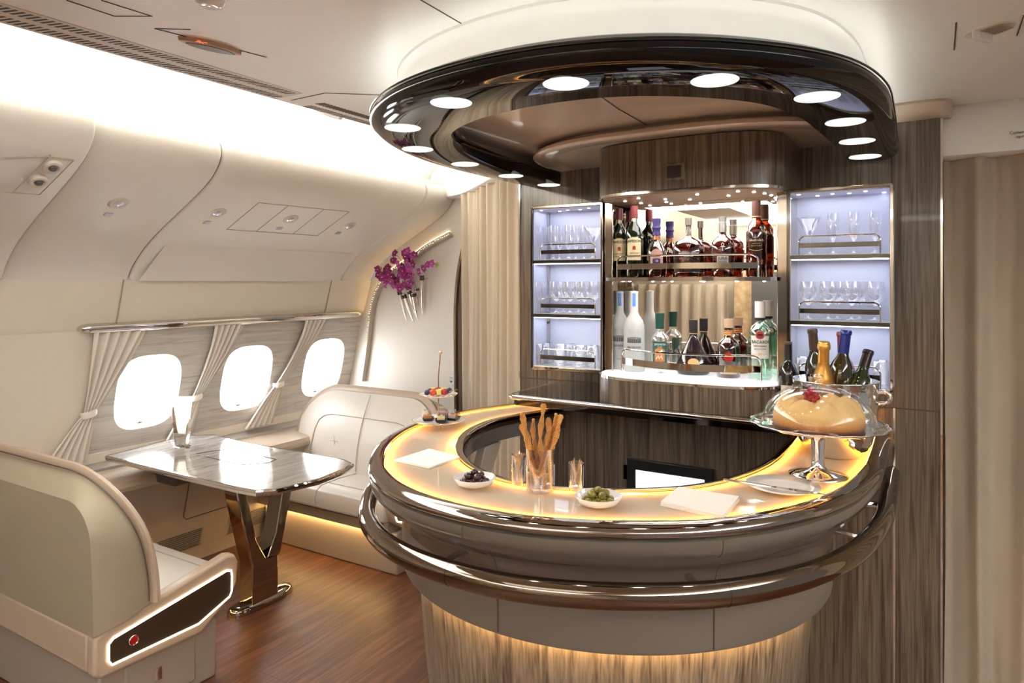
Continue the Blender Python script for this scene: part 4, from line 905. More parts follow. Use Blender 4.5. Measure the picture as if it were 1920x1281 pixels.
# speyside malt
x,zt=px(1418,377,2.70); h=zt-z
GF=[(.02,.01),(.9,.0),(1,.015),(1,.58),(.92,.66),(.6,.73),(.42,.76),(.40,.80),(.40,.97),(.02,.98)]
t,M=bottle('malt_whisky_bottle',x,2.70,z,h,.0365,GF,AMBD,'tall amber malt whisky bottle with brown cap, right end of the upper shelf')
ring(M,t,'cap',mat('brown_cap',(.13,.045,.03),.4),.0165,h*.775,.0160,h); ring(M,t,'cap_band',GOLDI,.0170,h*.785,.0170,h*.80)
L=lab(M,t,mat('brown_label',(.16,.045,.03),.45),.0355,h*.33,h*.62,.026,.010); wr(M,L,'Glenfiddich',.0130,h*.48,.0358,mat('cream_print',(.80,.68,.52),.5),sx=.9); wr(M,L,'SINGLE MALT',.0048,h*.435,.0358,GOLDI); wr(M,L,'SCOTCH WHISKY',.0048,h*.405,.0358,GOLDI)
MB().tube([M@Vector((.0368*math.sin(s),-.0368*math.cos(s),h*.365-.006*math.cos(s*2.2))) for s in [-.65+1.3*k/10 for k in range(11)]],.0007,5).build('label_trim',GOLDI,L)
lab(M,t,CRL,.0355,h*.16,h*.225,.030,name='lower_label')
# lower row: vodka
z=1.2390
for i,(u,yy,lb) in enumerate([(1162,2.725,'tall frosted vodka bottle partly cut off at the left end'),(1189,2.68,'tall frosted vodka bottle with blue neck strip, in front')]):
    x,zt=px(u,544,yy); h=zt-z
    BV=[(.02,.01),(.92,.0),(1,.01),(1,.50),(.97,.56),(.82,.63),(.50,.69),(.39,.73),(.37,.96),(.40,.962),(.40,.985),(.02,.99)]
    t,M=bottle('vodka_bottle',x,yy,z,h,.0425,BV,FROST,lb)
    lab(M,t,mat('blue_strip',(.10,.25,.70),.4),.0162,h*.80,h*.985,.0065,name='neck_strip')
    rows=MB(); rows2=lab(M,t,mat('etched_grey',(.22,.23,.25),.6),.0425,h*.355,h*.43,.030,.004,name='palace_print',e=.0006)
    mb=MB()
    for k in range(7):
        a=(-.024+.008*k)/.043; p=lambda s,zz: M@Vector((.0434*math.sin(s),-.0434*math.cos(s),zz))
        mb.tube([p(a,h*.36),p(a,h*.405)],.0014,5)
    mb.build('palace_columns',INK,rows2)
    mb=MB(); rd=random.Random(5)
    def br(a,zz,da,dz,d):
        q=(a+da,zz+dz); pp=lambda s,z_: M@Vector(((.0434 if z_<h*.52 else .0434)*math.sin(s),-.0434*math.cos(s),z_)); mb.tube([pp(a,zz),pp(*q)],.0006,4)
        if d: 
            for s_ in (-1,1): br(q[0],q[1],da*.6+s_*.10,dz*.75,d-1)
    br(.25,h*.40,-.06,.014,4); mb.build('tree_print',WHI,t)
    wr(M,t,'BELVEDERE',.0115,h*.30,.0428,mat('slate_print',(.12,.13,.16),.5)); wr(M,t,'VODKA',.0060,h*.265,.0428,mat('pale_blue_print',(.25,.3,.6),.5)); wr(M,t,'POLAND',.0060,h*.135,.0428,GREYD)
# gin
x,zt=px(1237,587,2.69); h=zt-z
GI=[(.02,.01),(.9,.0),(1,.015),(1,.52),(.94,.58),(.72,.635),(.44,.67),(.38,.70),(.36,.97),(.02,.98)]
t,M=bottle('gin_bottle',x,2.69,z,h,.0385,GI,CLB,'clear gin bottle with dark green wax cap and green label')
ring(M,t,'wax_cap',mat('green_wax',(.008,.06,.045),.35),.0175,h*.735,.0185,h,mid=[(.0165,h*.80),(.0180,h*.9)])
GRL=mat('green_label',(.02,.12,.10),.5); L=lab(M,t,GRL,.0385,h*.08,h*.53,.029); lab(M,L,mat('orange_art',(.60,.22,.05),.5),.0389,h*.20,h*.43,.020,.01,name='artwork'); 
wr(M,L,'SIPSMITH',.0115,h*.48,.0392,WHI); wr(M,L,'London',.0060,h*.445,.0392,WHI); wr(M,L,'LONDON',.0055,h*.165,.0392,WHI); wr(M,L,'DRY GIN',.0085,h*.125,.0392,WHI)
MB().ball(M@Vector((.006,-.0385,h*.36)),.006,10,6,sy=.3,sz=1.6).tube([M@Vector((-.014+.004*k,-.0395,h*(.24+.03*(k%3)))) for k in range(7)],.002,5).build('artwork_bird',WHI,L)
# cognac
x,zt=px(1300,600,2.70); h=zt-z
CO=[(.02,.01),(.72,.0),(.86,.015),(1,.09),(.98,.17),(.80,.32),(.56,.47),(.36,.60),(.24,.68),(.21,.74),(.20,.97),(.02,.98)]
t,M=bottle('cognac_bottle',x,2.70,z,h,.069,CO,COGN,'broad dark cognac bottle with black cap in the middle of lower row','',1,.62)
ring(M,t,'cap',mat('black_cap',(.018,.016,.02),.35),.0165,h*.76,.0170,h); ring(M,t,'neck_band',GOLDI,.0160,h*.745,.0160,h*.757)
MB().lathe([(.001,0),(.020,0),(.021,.002),(.001,.003)],24,M=M@Matrix.Translation((0,-.0405,h*.24))@Matrix.Rotation(PI/2,4,'X'),sy=.75).build('gold_seal',GOLDI,t)
mb=MB(); Mc=M@Matrix.Scale(.62,4,(0,1,0))
for k in range(14):
    a=-.9+1.8*k/13; q=.062-.012*abs(a); mb.tube([Mc@Vector((q*math.sin(a),-q*math.cos(a)-.003,h*(.10+.03*(k%2)))),Mc@Vector((q*.9*math.sin(a+.06),-q*.9*math.cos(a)-.003,h*(.28+.04*(k%3))))],.0010,5)
mb.build('vine_relief',mat('vine_relief',(.16,.14,.17),.2,coat=1),t)
# dark rum
x,zt=px(1366,598,2.695); h=zt-z
RM=[(.02,.01),(.92,.0),(1,.015),(1,.47),(.96,.54),(.80,.61),(.46,.67),(.36,.70),(.34,.86),(.02,.87)]
t,M=bottle('rum_bottle',x,2.695,z,h,.043,RM,thin('dark_rum',(.30,.07,.025),.7,0,.06,.35),'dark amber rum bottle with red round mark and clear stopper')
ring(M,t,'stopper',mat('clear_stopper',(.62,.42,.28),.1,coat=1),.0185,h*.85,.0185,h); ring(M,t,'neck_band',mat('yellow_band',(.75,.45,.1),.5),.0165,h*.72,.0160,h*.80); 
for q in (.74,.775): ring(M,t,'neck_stripe',REDM,.0168,h*q,.0168,h*(q+.013))
Mr=M@Matrix.Translation((0,-.0435,h*.36))@Matrix.Rotation(PI/2,4,'X'); MB().lathe([(.001,.0),(.017,0),(.0175,-.002),(.001,-.002)],24,M=Mr).build('red_mark',mat('bright_red',(.5,.01,.01),.3),t)
L=lab(M,t,mat('parchment_label',(.70,.60,.42),.6),.043,h*.07,h*.20,.034); wr(M,L,'8',.014,h*.135,.0435,REDM,x=.025); wr(M,L,'GRAN RESERVA',.0060,h*.15,.0435,INK,x=-.006)
# white rum
x,zt=px(1425,565,2.70); h=zt-z
BA=[(.02,.01),(.92,.0),(1,.012),(1,.55),(.96,.62),(.70,.68),(.46,.71),(.42,.74),(.40,.97),(.02,.98)]
t,M=bottle('white_rum_bottle',x,2.70,z,h,.0415,BA,AQUA,'tall clear rum bottle with white cap and round red bat mark')
ring(M,t,'cap',WHITE,.0190,h*.79,.0185,h); ring(M,t,'cap_band',INK,.0180,h*.755,.0185,h*.788)
L=lab(M,t,WHL,.0415,h*.275,h*.565,.034); Mr=M@Matrix.Translation((0,-.0425,h*.575))@Matrix.Rotation(PI/2,4,'X'); MB().lathe([(.001,-.0004),(.0155,-.0004),(.0165,-.0016),(.001,-.0016)],24,M=Mr).build('round_mark_rim',mat('grey_rim',(.3,.28,.27),.4),L)
MB().lathe([(.001,.0006),(.0140,.0006),(.0142,-.001),(.001,-.001)],24,M=Mr).build('round_mark',REDM,L)
bat=[(0,.004),(.002,.005),(.003,.002),(.006,.005),(.010,.002),(.008,-.001),(.006,-.004),(.004,-.001),(.0,-.005)]; bat=bat+[(-a,b) for a,b in bat[::-1][1:-1]]
MB().prism([Mr@Vector((a,b,.0008)) for a,b in bat],[Mr@Vector((a,b,.0014)) for a,b in bat]).build('bat_emblem',INK,L)
wr(M,L,'BACARDÍ',.0165,h*.485,.042,INK,sx=.95); wr(M,L,'CARTA BLANCA',.0066,h*.435,.042,INK); wr(M,L,'SUPERIOR WHITE RUM',.0042,h*.395,.042,GREYD); lab(M,L,GOLDI,.0418,h*.315,h*.35,.006,name='small_crest'); lab(M,L,GREYD,.0416,h*.33,h*.332,.028,name='rule')
# ---------------------------------------------------------------- back counter and base
t=empty('back_counter',(-.8,2.7,1.1),'black glossy back counter with chrome lip under the bottle cabinet','counter')
cpnt=[(-1.500,2.945),(-1.512,2.52),(-1.508,2.485),(-1.48,2.470),(-.395,2.462),(-.395,2.945)]
MB().prism([(x,y,1.112) for x,y in cpnt],[(x,y,1.1335) for x,y in cpnt]).build('worktop',BLACKG,t,bevel=.002)
lipp=[(-1.515,2.94),(-1.522,2.53),(-1.515,2.480),(-1.485,2.460),(-.395,2.452),(-.388,2.47)]
MB().tube([(x,y,1.124) for x,y in lipp],.010,10).build('chrome_lip',CHROME,t)
MB().prism([(x,y+(.014 if y<2.6 else 0),1.088) for x,y in cpnt],[(x,y+(.014 if y<2.6 else 0),1.112) for x,y in cpnt]).build('lower_lip',DARKM,t)
t=empty('back_bar_base',(-.8,2.85,0),'walnut base cabinet under the back counter with small lit fridge','cabinet')
MB().bx(-1.505,-.475,2.80,2.945,0,1.0875).build('carcass',WOODV,t)
fx0,fz1=aty(1176,857,2.79); fx1,_=aty(1337,880,2.79)
d=MB().bx(fx0,fx1,2.775,2.80,.30,fz1).build('fridge_door',BLACK,t,bevel=.004); MB().bx(fx0+.02,fx1-.03,2.7735,2.776,.30,fz1-.022).build('glass_pane',FRIDGE,d,bevel=.002) if False else MB().bx(fx0+.045,fx1-.03,2.7725,2.776,.33,fz1-.045).build('lit_pane',FRIDGE,d)
MB().bx(fx0-.008,fx0+.004,2.768,2.785,fz1-.09,fz1-.03).build('hinge',DARKM,d)
# ---------------------------------------------------------------- bar
OUT=[(-1.68,2.765),(-1.765,2.55),(-1.795,2.33),(-1.765,2.07),(-1.66,1.82),(-1.50,1.607),(-1.364,1.494),(-1.235,1.427),(-1.092,1.39),(-.933,1.383),(-.78,1.408),(-.596,1.488),(-.42,1.613),(-.277,1.80),(-.181,2.035),(-.137,2.306),(-.13,2.526),(-.135,2.94)]
INN=[(-1.396,2.77),(-1.480,2.55),(-1.515,2.35),(-1.475,2.14),(-1.37,1.94),(-1.221,1.785),(-1.05,1.70),(-.885,1.708),(-.69,1.805),(-.554,1.95),(-.469,2.2),(-.45,2.5),(-.46,2.94)]
NB=140
OP=[Vector((p.x,p.y)) for p in resample(catmull([Vector((a,b,0)) for a,b in OUT],10),NB)]
IP=[Vector((p.x,p.y)) for p in resample(catmull([Vector((a,b,0)) for a,b in INN],10),NB)]
ZC=1.035
bar=empty('bar_counter',(-.96,2.2,0),'curved bar with backlit cream glass top, chrome rim and walnut base','bar')
a_=offs(OP,.050); b_=offs(IP,-.034)
tl=lambda e:Vector((0,-.03 if e else 0))
MB().grid([[(p.x,p.y,ZC) if k==0 else (p.x+(q.x-p.x)*k/6,p.y+(q.y-p.y)*k/6,ZC) for k in range(7)] for p,q in zip(a_,b_)]).build('glass_top',CREAMG,bar)
MB().grid([[(p.x,p.y,ZC-.024),(q.x,q.y,ZC-.024)] for p,q in zip(offs(OP,.03),offs(IP,-.02))]).build('underside',GREYD,bar)
loft(MB(),OP,[(.051,ZC-.013),(.059,ZC-.015)]).build('led_strip',AMBER,bar); loft(MB(),IP,[(-.035,ZC-.013),(-.043,ZC-.015)]).build('led_strip',AMBER,bar)
loft(MB(),OP,[(.049,ZC-.004),(.0472,ZC-.004),(.0470,ZC+.0065),(.042,ZC+.0075),(.022,ZC+.0065),(.008,ZC+.002),(.0,ZC-.006),(-.001,ZC-.014),(.004,ZC-.022),(.012,ZC-.026),(.03,ZC-.028)]).build('outer_rim',RIM,bar,sharp=60)
loft(MB(),IP,[(-.033,ZC-.004),(-.0312,ZC-.004),(-.0310,ZC+.0065),(-.026,ZC+.0075),(-.010,ZC+.005),(.0,ZC-.004),(.002,ZC-.016),(-.003,ZC-.026),(-.01,ZC-.03)]).build('inner_rim',RIM,bar,sharp=60)
loft(MB(),IP,[(-.008,ZC-.028),(-.004,ZC-.034),(-.012,ZC-.085),(-.05,ZC-.09)]).build('inner_apron',APRON,bar,sharp=40)
# end piece at the free left end
e0,e1=OP[0],IP[0]
MB().prism([(e0.x,e0.y,ZC-.03),(e1.x,e1.y,ZC-.03),(e1.x,e1.y+.03,ZC-.03),(e0.x+.004,e0.y+.03,ZC-.03)],[(e0.x,e0.y,ZC+.006),(e1.x,e1.y,ZC+.006),(e1.x,e1.y+.03,ZC+.006),(e0.x+.004,e0.y+.03,ZC+.006)]).build('end_rim',CHROME,bar,bevel=.004)
MB().bx(e0.x+.045,e1.x-.03,e0.y-.014,e0.y-.008,ZC-.018,ZC-.017).build('led_strip',AMBER,bar)
# body
CB=Vector((-.952,2.205))
k0=next(i for i,p in enumerate(OP) if p.y<2.06); BODY=OP[k0:]
def circ(p,r): d=p-CB; return CB+d*(r/d.length)
def bodyrow(spec,pth=None):
    rows=[]
    for i in range(len(BODY)):
        row=[]
        for d,r,mix,z in spec:
            a=offs(BODY,d)[i] if False else OFFC[d][i]
            b=circ(BODY[i],r); q=a.lerp(b,mix); row.append((q.x,q.y,z))
        rows.append(row)
    return rows
OFFC={d:offs(BODY,d) for d in (.004,.006,.010,.018,.02,.022,.028,.03,.05,.08,.1)}
MB().grid(bodyrow([(.02,.78,0,1.008),(.006,.78,0,1.004),(.004,.78,0,.990),(.010,.78,.0,.970),(.022,.765,.1,.958),(.028,.765,.12,.948),(.05,.735,.45,.925),(.08,.715,.85,.90),(.1,.705,1,.87),(.1,.700,1,.84)]),cap0=False).build('upper_apron',APRON,bar,sharp=50)
MB().grid(bodyrow([(.1,.690,1,.842),(.1,.700,1,.836),(.1,.698,1,.70),(.1,.694,1,.693),(.1,.66,1,.693)])).build('lower_band',BAND,bar,sharp=50)
loft(MB(),[circ(p,.672) for p in BODY],[(0,.6925),(0,.6865),(.008,.6865),(.008,.6925)],closed=True).build('led_strip',WARM,bar)
full=[CB+Vector((math.cos(a),math.sin(a))) for a in [2*PI*k/72 for k in range(72)]]
ba=[math.atan2((p-CB).y,(p-CB).x)%(2*PI) for p in BODY]; bp_=[circ(p,1) for p in BODY]
rows=[]
for p in BODY: rows.append([(*circ(p,r),z) for r,z in [(.645,.76),(.645,.66),(.625,.40),(.600,.18),(.58,0)]])
MB().grid(rows).build('wooden_base',WOODB,bar,sharp=60)
rows=[[(p.x,p.y,ZC-.09),(p.x,p.y,.0)] for p in offs(IP[k0+4:],-.03)]
MB().grid(rows).build('inner_panel',BRONZE,bar)
ce=circ(BODY[0],.64); ci=offs(IP[k0+4:],-.03)[0]; MB().prism([(BODY[0].x+.03,BODY[0].y,ZC-.05),(ci.x,ci.y,ZC-.05),(ci.x,ci.y,0),(ce.x,ce.y,0)],[(BODY[0].x+.03,BODY[0].y-.01,ZC-.05),(ci.x,ci.y-.01,ZC-.05),(ci.x,ci.y-.01,0),(ce.x,ce.y-.01,0)]).build('end_panel',BAND,bar)
# seams
def seam(rz,m=SEAM,r=.0022):
    return rz
def near(u):   # body index whose image column is closest to u at apron height (front side)
    best=None
    for i,p in enumerate(BODY):
        q=circ(p,.70); d=q.x*Fv[0]+q.y*Fv[1]; uu=U0+FPX*(q.x*Rv[0]+q.y*Rv[1])/d
        if q.y<CB.y and (best is None or abs(uu-u)<best[0]): best=(abs(uu-u),i)
    return best[1]
mb=MB()
for u in (935,1335):
    i=near(u); j=i-1
    mb.tube([(*OFFC[.006][j],1.004),(*OFFC[.004][j],.990),(*OFFC[.010][j],.970),(*(OFFC[.022][j].lerp(circ(BODY[j],.765),.1)),.958),(*(OFFC[.05][i].lerp(circ(BODY[i],.735),.45)),.925),(*(OFFC[.08][i].lerp(circ(BODY[i],.715),.85)),.90),(*circ(BODY[i],.7055),.87),(*circ(BODY[i],.7005),.84)],.0018,5)
    mb.tube([(*circ(BODY[i],.7005),.835),(*circ(BODY[i],.6985),.70)],.0022,5)
    mb.tube([(*circ(BODY[i],r+.0005),z) for r,z in [(.645,.69),(.645,.66),(.625,.40),(.600,.18)]],.0016,5)
mb.build('panel_seam',SEAM,bar)
# hand rail
RP=offs(OP[k0-10:],-.003); 
MB().tube([(p.x,p.y,.885) for p in RP],  .031,18,r2=.027).build('hand_rail',mat('rail_bronze',(.27,.215,.165),.05,1),bar)
mb=MB()
for u in (905,1330):
    i=near(u)+10; p=RP[i]; q=RP[i+1]; mb.tube([(p.x,p.y,.885),(p.x*.98+q.x*.02,p.y*.98+q.y*.02,.885)],.0316,18,r2=.0276)
mb.build('rail_joint',DARKM,bar)
for i in (3,38,62,86,len(BODY)-14):
    p=RP[i+8]; q=circ(Vector((p.x,p.y)),.71); MB().tube([(p.x,p.y,.885),(q.x,q.y,.893)],.010,8).build('rail_bracket',CHROME,bar)
e=RP[0]; MB().ball((e.x,e.y,.885),.029,12,8).build('rail_end',CHROME,bar)
# flap bracket under the free arm
MB().prism([(-1.52,2.42,ZC-.09),(-1.52,2.30,ZC-.09),(-1.45,2.06,.70),(-1.45,2.12,.70)],[(-1.56,2.42,ZC-.09),(-1.56,2.30,ZC-.09),(-1.49,2.06,.70),(-1.49,2.12,.70)]).build('flap_bracket',GREYP,bar,bevel=.004)
# ---------------------------------------------------------------- things on the bar
Z=ZC+.0008
def napkins(pts,h,label,n=5):
    t=empty('napkin_stack',(sum(p[0] for p in pts)/4,sum(p[1] for p in pts)/4,Z),label,'napkins'); c=Vector((sum(p[0] for p in pts)/4,sum(p[1] for p in pts)/4))
    for k in range(n):
        z0=Z+h*k/n; a=.02*((k%2)-.5); M=Matrix.Rotation(a,2); q=[c+M@(Vector(p)-c)*(1-.004*k) for p in pts]
        MB().prism([(*p,z0) for p in q],[(*p,z0+h/n*.92) for p in q]).build('napkin',PAPER,t,bevel=.0008)
    return t
napkins([atz(u,v,1.045) for u,v in [(1271,914),(1387,932),(1358,969),(1238,942)]],.012,'square stack of white napkins on the right half of the bar')
napkins([atz(u,v,1.04) for u,v in [(804,842),(866,857),(806,877),(738,863)]],.006,'thin square pile of white napkins on the left of the bar',3)
def dish(x,y,r,label,h=.026):
    t=empty('snack_dish',(x,y,Z),label,'dish'); MB().lathe([(.001,Z+.002),(r*.45,Z),(r*.52,Z+.001),(r*.85,Z+.010),(r,Z+h),(r*.985,Z+h+.001),(r*.82,Z+.013),(r*.45,Z+.005),(.001,Z+.0045)],36,(x,y,0)).build('bowl',WHITE,t,sharp=180); return t
OLV=mat('olive_skin',(.20,.17,.02),.25,coat=.4); DAT=mat('dark_olive_skin',(.035,.008,.008),.2,coat=.5); PIT=mat('olive_pit_hole',(.08,.06,.01),.6)
ox,oy=atz(1122,948,Z); dish(ox,oy,.0605,'round white dish of green olives on the bar front')
dx,dy=atz(890,912,Z); dish(dx,dy,.0590,'round white dish of dark olives on the bar left')
def pile(cx,cy,m,name,label,cat,group,n1,rr,hole):
    spots=[]; 
    for k in range(n1): a=2*PI*k/n1; spots.append((.031*math.cos(a),.031*math.sin(a),.0175))
    for k in range(n1//2): a=2*PI*k/(n1//2)+.4; spots.append((.014*math.cos(a),.014*math.sin(a),.0185))
    for k in range(4): a=2*PI*k/4+.9; spots.append((.019*math.cos(a),.019*math.sin(a),.0345))
    spots.append((0,0,.043))
    base=None; r_=random.Random(len(label))
    for x,y,z in spots:
        p=(cx+x,cy+y,Z+z-.004); rot=(r_.uniform(-.5,.5),r_.uniform(-.5,.5),r_.uniform(0,6.3))
        if base is None:
            base=empty(name,(0,0,-5)); MB().ball((0,0,-5),rr,12,9,sx=1.28).build('flesh',m,base,sharp=180)
            if hole: MB().lathe([(.001,.0),(.0028,.0),(.003,-.001)],10,M=Matrix.Translation((rr*1.275,0,-5))@Matrix.Rotation(PI/2,4,'Y')).build('pit_hole',PIT,base)
            tag(base,label,cat,group); base.location=p; base.rotation_euler=rot
        else:
            c=copy_tree(base,p,0,label,group); c.rotation_euler=rot
pile(ox,oy,OLV,'green_olive','one of the pitted green olives heaped in the white dish','olive','green olives in the dish',9,.0098,True)
pile(dx,dy,DAT,'dark_olive','one of the shiny dark olives heaped in the white dish','olive','dark olives in the dish',10,.0092,False)
# glasses with sticks
def tglass(x,y,r,h,label,name='stick_glass'):
    t=empty(name,(x,y,Z),label,'glass'); MB().lathe([(.001,Z),(r*.94,Z),(r,Z+.002),(r*1.04,Z+h),(r*.98,Z+h),(r*.93,Z+h*.12),(.001,Z+h*.11)],30,(x,y,0)).build('glass_wall',GLASS,t,sharp=40)
    MB().lathe([(.001,Z+.001),(r*.90,Z+.001),(r*.92,Z+h*.10),(.001,Z+h*.105)],24,(x,y,0)).build('thick_base',CLB,t); return t
PICK=mat('toothpick_wood',(.62,.40,.17),.6)
def picks(u,v,r,h,label,tl,grp):
    x,y=atz(u,v,Z); tglass(x,y,r,h,label,'toothpick_glass'); rd=random.Random(int(u)); base=None
    for k in range(9):
        a=rd.uniform(0,6.28); a2=a+PI+rd.uniform(-.8,.8); b=Vector((x+r*.45*math.cos(a),y+r*.45*math.sin(a),Z+h*.14)); e=Vector((x+r*.72*math.cos(a2),y+r*.72*math.sin(a2),Z+h*rd.uniform(.98,1.1))); L_=.078
        e=b+(e-b).normalized()*min(L_,(e-b).length+.004)
        o=MB().tube([b,b.lerp(e,.06),b.lerp(e,.94),e],[.0004,.0011,.0011,.0004],6).build('toothpick',PICK); tag(o,tl,'toothpick',grp)
picks(972,908,.0195,.083,'small clear glass of toothpicks left of the breadsticks','one of the toothpicks in the glass left of the breadsticks','toothpicks left')
picks(1080,919,.0200,.074,'small clear glass of toothpicks right of the breadsticks','one of the toothpicks in the glass right of the breadsticks','toothpicks right')
x,y=atz(1013,920,Z); tglass(x,y,.0385,.117,'tall clear glass holding twisted breadsticks'); 
BRD=mat('cheese_pastry',(.62,.25,.045),.6); nt=BRD.node_tree; n_=nt.nodes.new('ShaderNodeTexNoise'); n_.inputs['Scale'].default_value=48; n_.inputs['Detail'].default_value=5; r_=nt.nodes.new('ShaderNodeValToRGB'); r_.color_ramp.elements[0].position=.38; r_.color_ramp.elements[0].color=(.50,.15,.02,1); r_.color_ramp.elements[1].position=.62; r_.color_ramp.elements[1].color=(.95,.56,.17,1); nt.links.new(n_.outputs[0],r_.inputs[0]); nt.links.new(r_.outputs[0],nt.nodes['Principled BSDF'].inputs['Base Color']); b_2=nt.nodes.new('ShaderNodeBump'); b_2.inputs['Distance'].default_value=.003; nt.links.new(n_.outputs[0],b_2.inputs['Height']); nt.links.new(b_2.outputs[0],nt.nodes['Principled BSDF'].inputs['Normal'])
d0=x*Fv[0]+y*Fv[1]
def at_d(u,v,d): r=ray(u,v); return Vector((r[0]*d,r[1]*d,H+r[2]*d))
st=[((980,773),(1002,900),.0),((1000,785),(1006,905),.03),((1017,757),(1012,905),-.012),((1028,783),(1020,908),.012),((1044,775),(1024,895),.02),((1053,778),(1016,905),-.02),((978,795),(1010,880),-.02),((1034,800),(1008,900),.0)]
SLB=['leftmost twisted breadstick leaning out of the tall glass','second breadstick from the left, slightly behind','tallest twisted breadstick in the middle of the glass','breadstick just right of the tallest one','breadstick leaning right behind the rightmost one','rightmost twisted breadstick leaning out of the glass','short breadstick low on the left of the glass','short breadstick crossing behind the middle of the glass']
for k,((u0,v0),(u1,v1),dd) in enumerate(st):
    top=at_d(u0,v0,d0+dd*.6); bot=at_d(u1,v1,d0+dd); bot=Vector((x+max(-.022,min(.022,bot.x-x)),y+max(-.022,min(.022,bot.y-y)),Z+.016)); rows=[]; N_=34; ax=(top-bot).normalized(); s1=ax.cross(Vector((0,1,.2))).normalized(); s2=ax.cross(s1); rq=random.Random(k)
    for j in range(N_+1):
        s=j/N_; c=bot.lerp(top,s)+s1*.0022*math.sin(s*9+k)+s2*.0025*math.sin(s*7+2*k); w_=.0058*(1+.12*rq.uniform(-1,1))*(1 if 0<j<N_ else .6); tw=s*11+k; row=[]
        for q in range(10):
            a=2*PI*q/10; rr_=w_*(1+.45*math.cos(2*a)); row.append(c+s1*rr_*math.cos(a+tw)+s2*rr_*math.sin(a+tw))
        rows.append(row)
    o=MB().grid(rows,cv=True,cap0=True,cap1=True).build('breadstick',BRD); tag(o,SLB[k],'breadstick','breadsticks in the tall glass')
# plate with cake knife
px_,py_=atz(1468,917,Z); t=empty('side_plate',(px_,py_,Z),'white side plate in front of the cake stand','plate')
MB().lathe([(.001,Z+.001),(.05,Z),(.055,Z+.002),(.088,Z+.009),(.096,Z+.012),(.096,Z+.0135),(.060,Z+.0065),(.052,Z+.004),(.001,Z+.004)],48,(px_,py_,0)).build('plate_body',WHITE,t,sharp=180)
ka=Vector((*atz(1357,898,Z+.02),Z+.018)); kb=Vector((*atz(1446,913,Z+.02),Z+.019)); kc=Vector((*atz(1552,927,Z+.015),Z+.013)); t=empty('cake_knife',kb,'silver cake knife lying across the side plate','knife')
MB().tube([ka,ka.lerp(kb,.3),ka.lerp(kb,.9),kb],[.003,.0045,.0038,.003],8).build('handle',SILVER,t)
ax=(kc-kb).normalized(); sd=ax.cross(Vector((0,0,1))).normalized(); bl=[kb+sd*.003,kb+ax*.02+sd*.010,kb+ax*.06+sd*.012,kb.lerp(kc,.85)+sd*.006,kc,kb.lerp(kc,.85)-sd*.006,kb+ax*.05-sd*.010,kb+ax*.015-sd*.009,kb-sd*.003]
MB().prism(bl,[p+Vector((0,0,.0015)) for p in bl]).build('blade',SILVER,t)
# cake stand
cx,cy=atz(1534,892,Z); PZ=1.178; t=empty('cake_stand',(cx,cy,Z),'silver footed cake stand carrying a domed ring cake','cake stand')
MB().lathe([(.001,Z),(.080,Z),(.082,Z+.003),(.06,Z+.009),(.03,Z+.016),(.018,Z+.028),(.0165,Z+.05),(.019,PZ-.04),(.020,PZ-.01),(.035,PZ-.004)],40,(cx,cy,0)).build('foot',SILVER,t,sharp=180)
rows=[]
for rad,z in [(.03,PZ-.006),(.10,PZ-.004),(.155,PZ-.001),(.175,PZ+.004),(.188,PZ+.010),(.191,PZ+.013),(.186,PZ+.013),(.172,PZ+.007),(.155,PZ+.002),(.001,PZ+.001)]:
    rows.append([(cx+(rad*(1+(.018*math.cos(16*a) if rad>.17 else 0)))*math.cos(a),cy+(rad*(1+(.018*math.cos(16*a) if rad>.17 else 0)))*math.sin(a),z) for a in [2*PI*k/96 for k in range(96)]])
MB().grid(rows,cv=True).build('plate',SILVER,t,sharp=180)
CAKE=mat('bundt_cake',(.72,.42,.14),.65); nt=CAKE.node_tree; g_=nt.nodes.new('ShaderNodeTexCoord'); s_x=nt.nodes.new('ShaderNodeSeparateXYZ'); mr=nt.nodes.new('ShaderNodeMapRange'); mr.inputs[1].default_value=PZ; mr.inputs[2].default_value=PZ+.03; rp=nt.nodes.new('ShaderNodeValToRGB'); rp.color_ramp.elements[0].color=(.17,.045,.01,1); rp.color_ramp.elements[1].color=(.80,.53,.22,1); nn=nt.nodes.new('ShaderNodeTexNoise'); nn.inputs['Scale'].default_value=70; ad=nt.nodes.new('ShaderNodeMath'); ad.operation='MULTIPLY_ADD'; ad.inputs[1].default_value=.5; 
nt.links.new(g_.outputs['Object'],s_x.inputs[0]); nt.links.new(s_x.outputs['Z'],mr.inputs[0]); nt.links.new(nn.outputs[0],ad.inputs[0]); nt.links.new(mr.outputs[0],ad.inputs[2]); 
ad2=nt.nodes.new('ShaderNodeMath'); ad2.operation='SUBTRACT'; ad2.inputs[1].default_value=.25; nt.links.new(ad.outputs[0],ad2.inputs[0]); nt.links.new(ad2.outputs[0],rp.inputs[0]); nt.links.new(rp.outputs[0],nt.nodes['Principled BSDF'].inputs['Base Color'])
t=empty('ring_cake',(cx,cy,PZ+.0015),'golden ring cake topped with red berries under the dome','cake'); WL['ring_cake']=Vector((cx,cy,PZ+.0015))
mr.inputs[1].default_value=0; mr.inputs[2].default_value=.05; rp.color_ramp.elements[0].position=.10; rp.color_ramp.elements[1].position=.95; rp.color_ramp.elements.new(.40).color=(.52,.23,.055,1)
rows=[]; z0=PZ+.0018
for q in range(97):
    a=2*PI*q/96; lob=abs(math.cos(5*a))**.7
    prof=[(.040,.0),(.120,.0),(.1235,.010),(.122,.035),(.115,.056),(.103,.066+.012*lob),(.083,.074+.013*lob),(.062,.068+.012*lob),(.046,.050),(.034,.03),(.036,.0)]
    rows.append([(cx+r*(1+.02*lob*(z>.02))*math.cos(a),cy+r*(1+.02*lob*(z>.02))*math.sin(a),z0+z) for r,z in prof])
MB().grid(rows[:-1],cu=True,cv=True).build('sponge',CAKE,t,sharp=180)
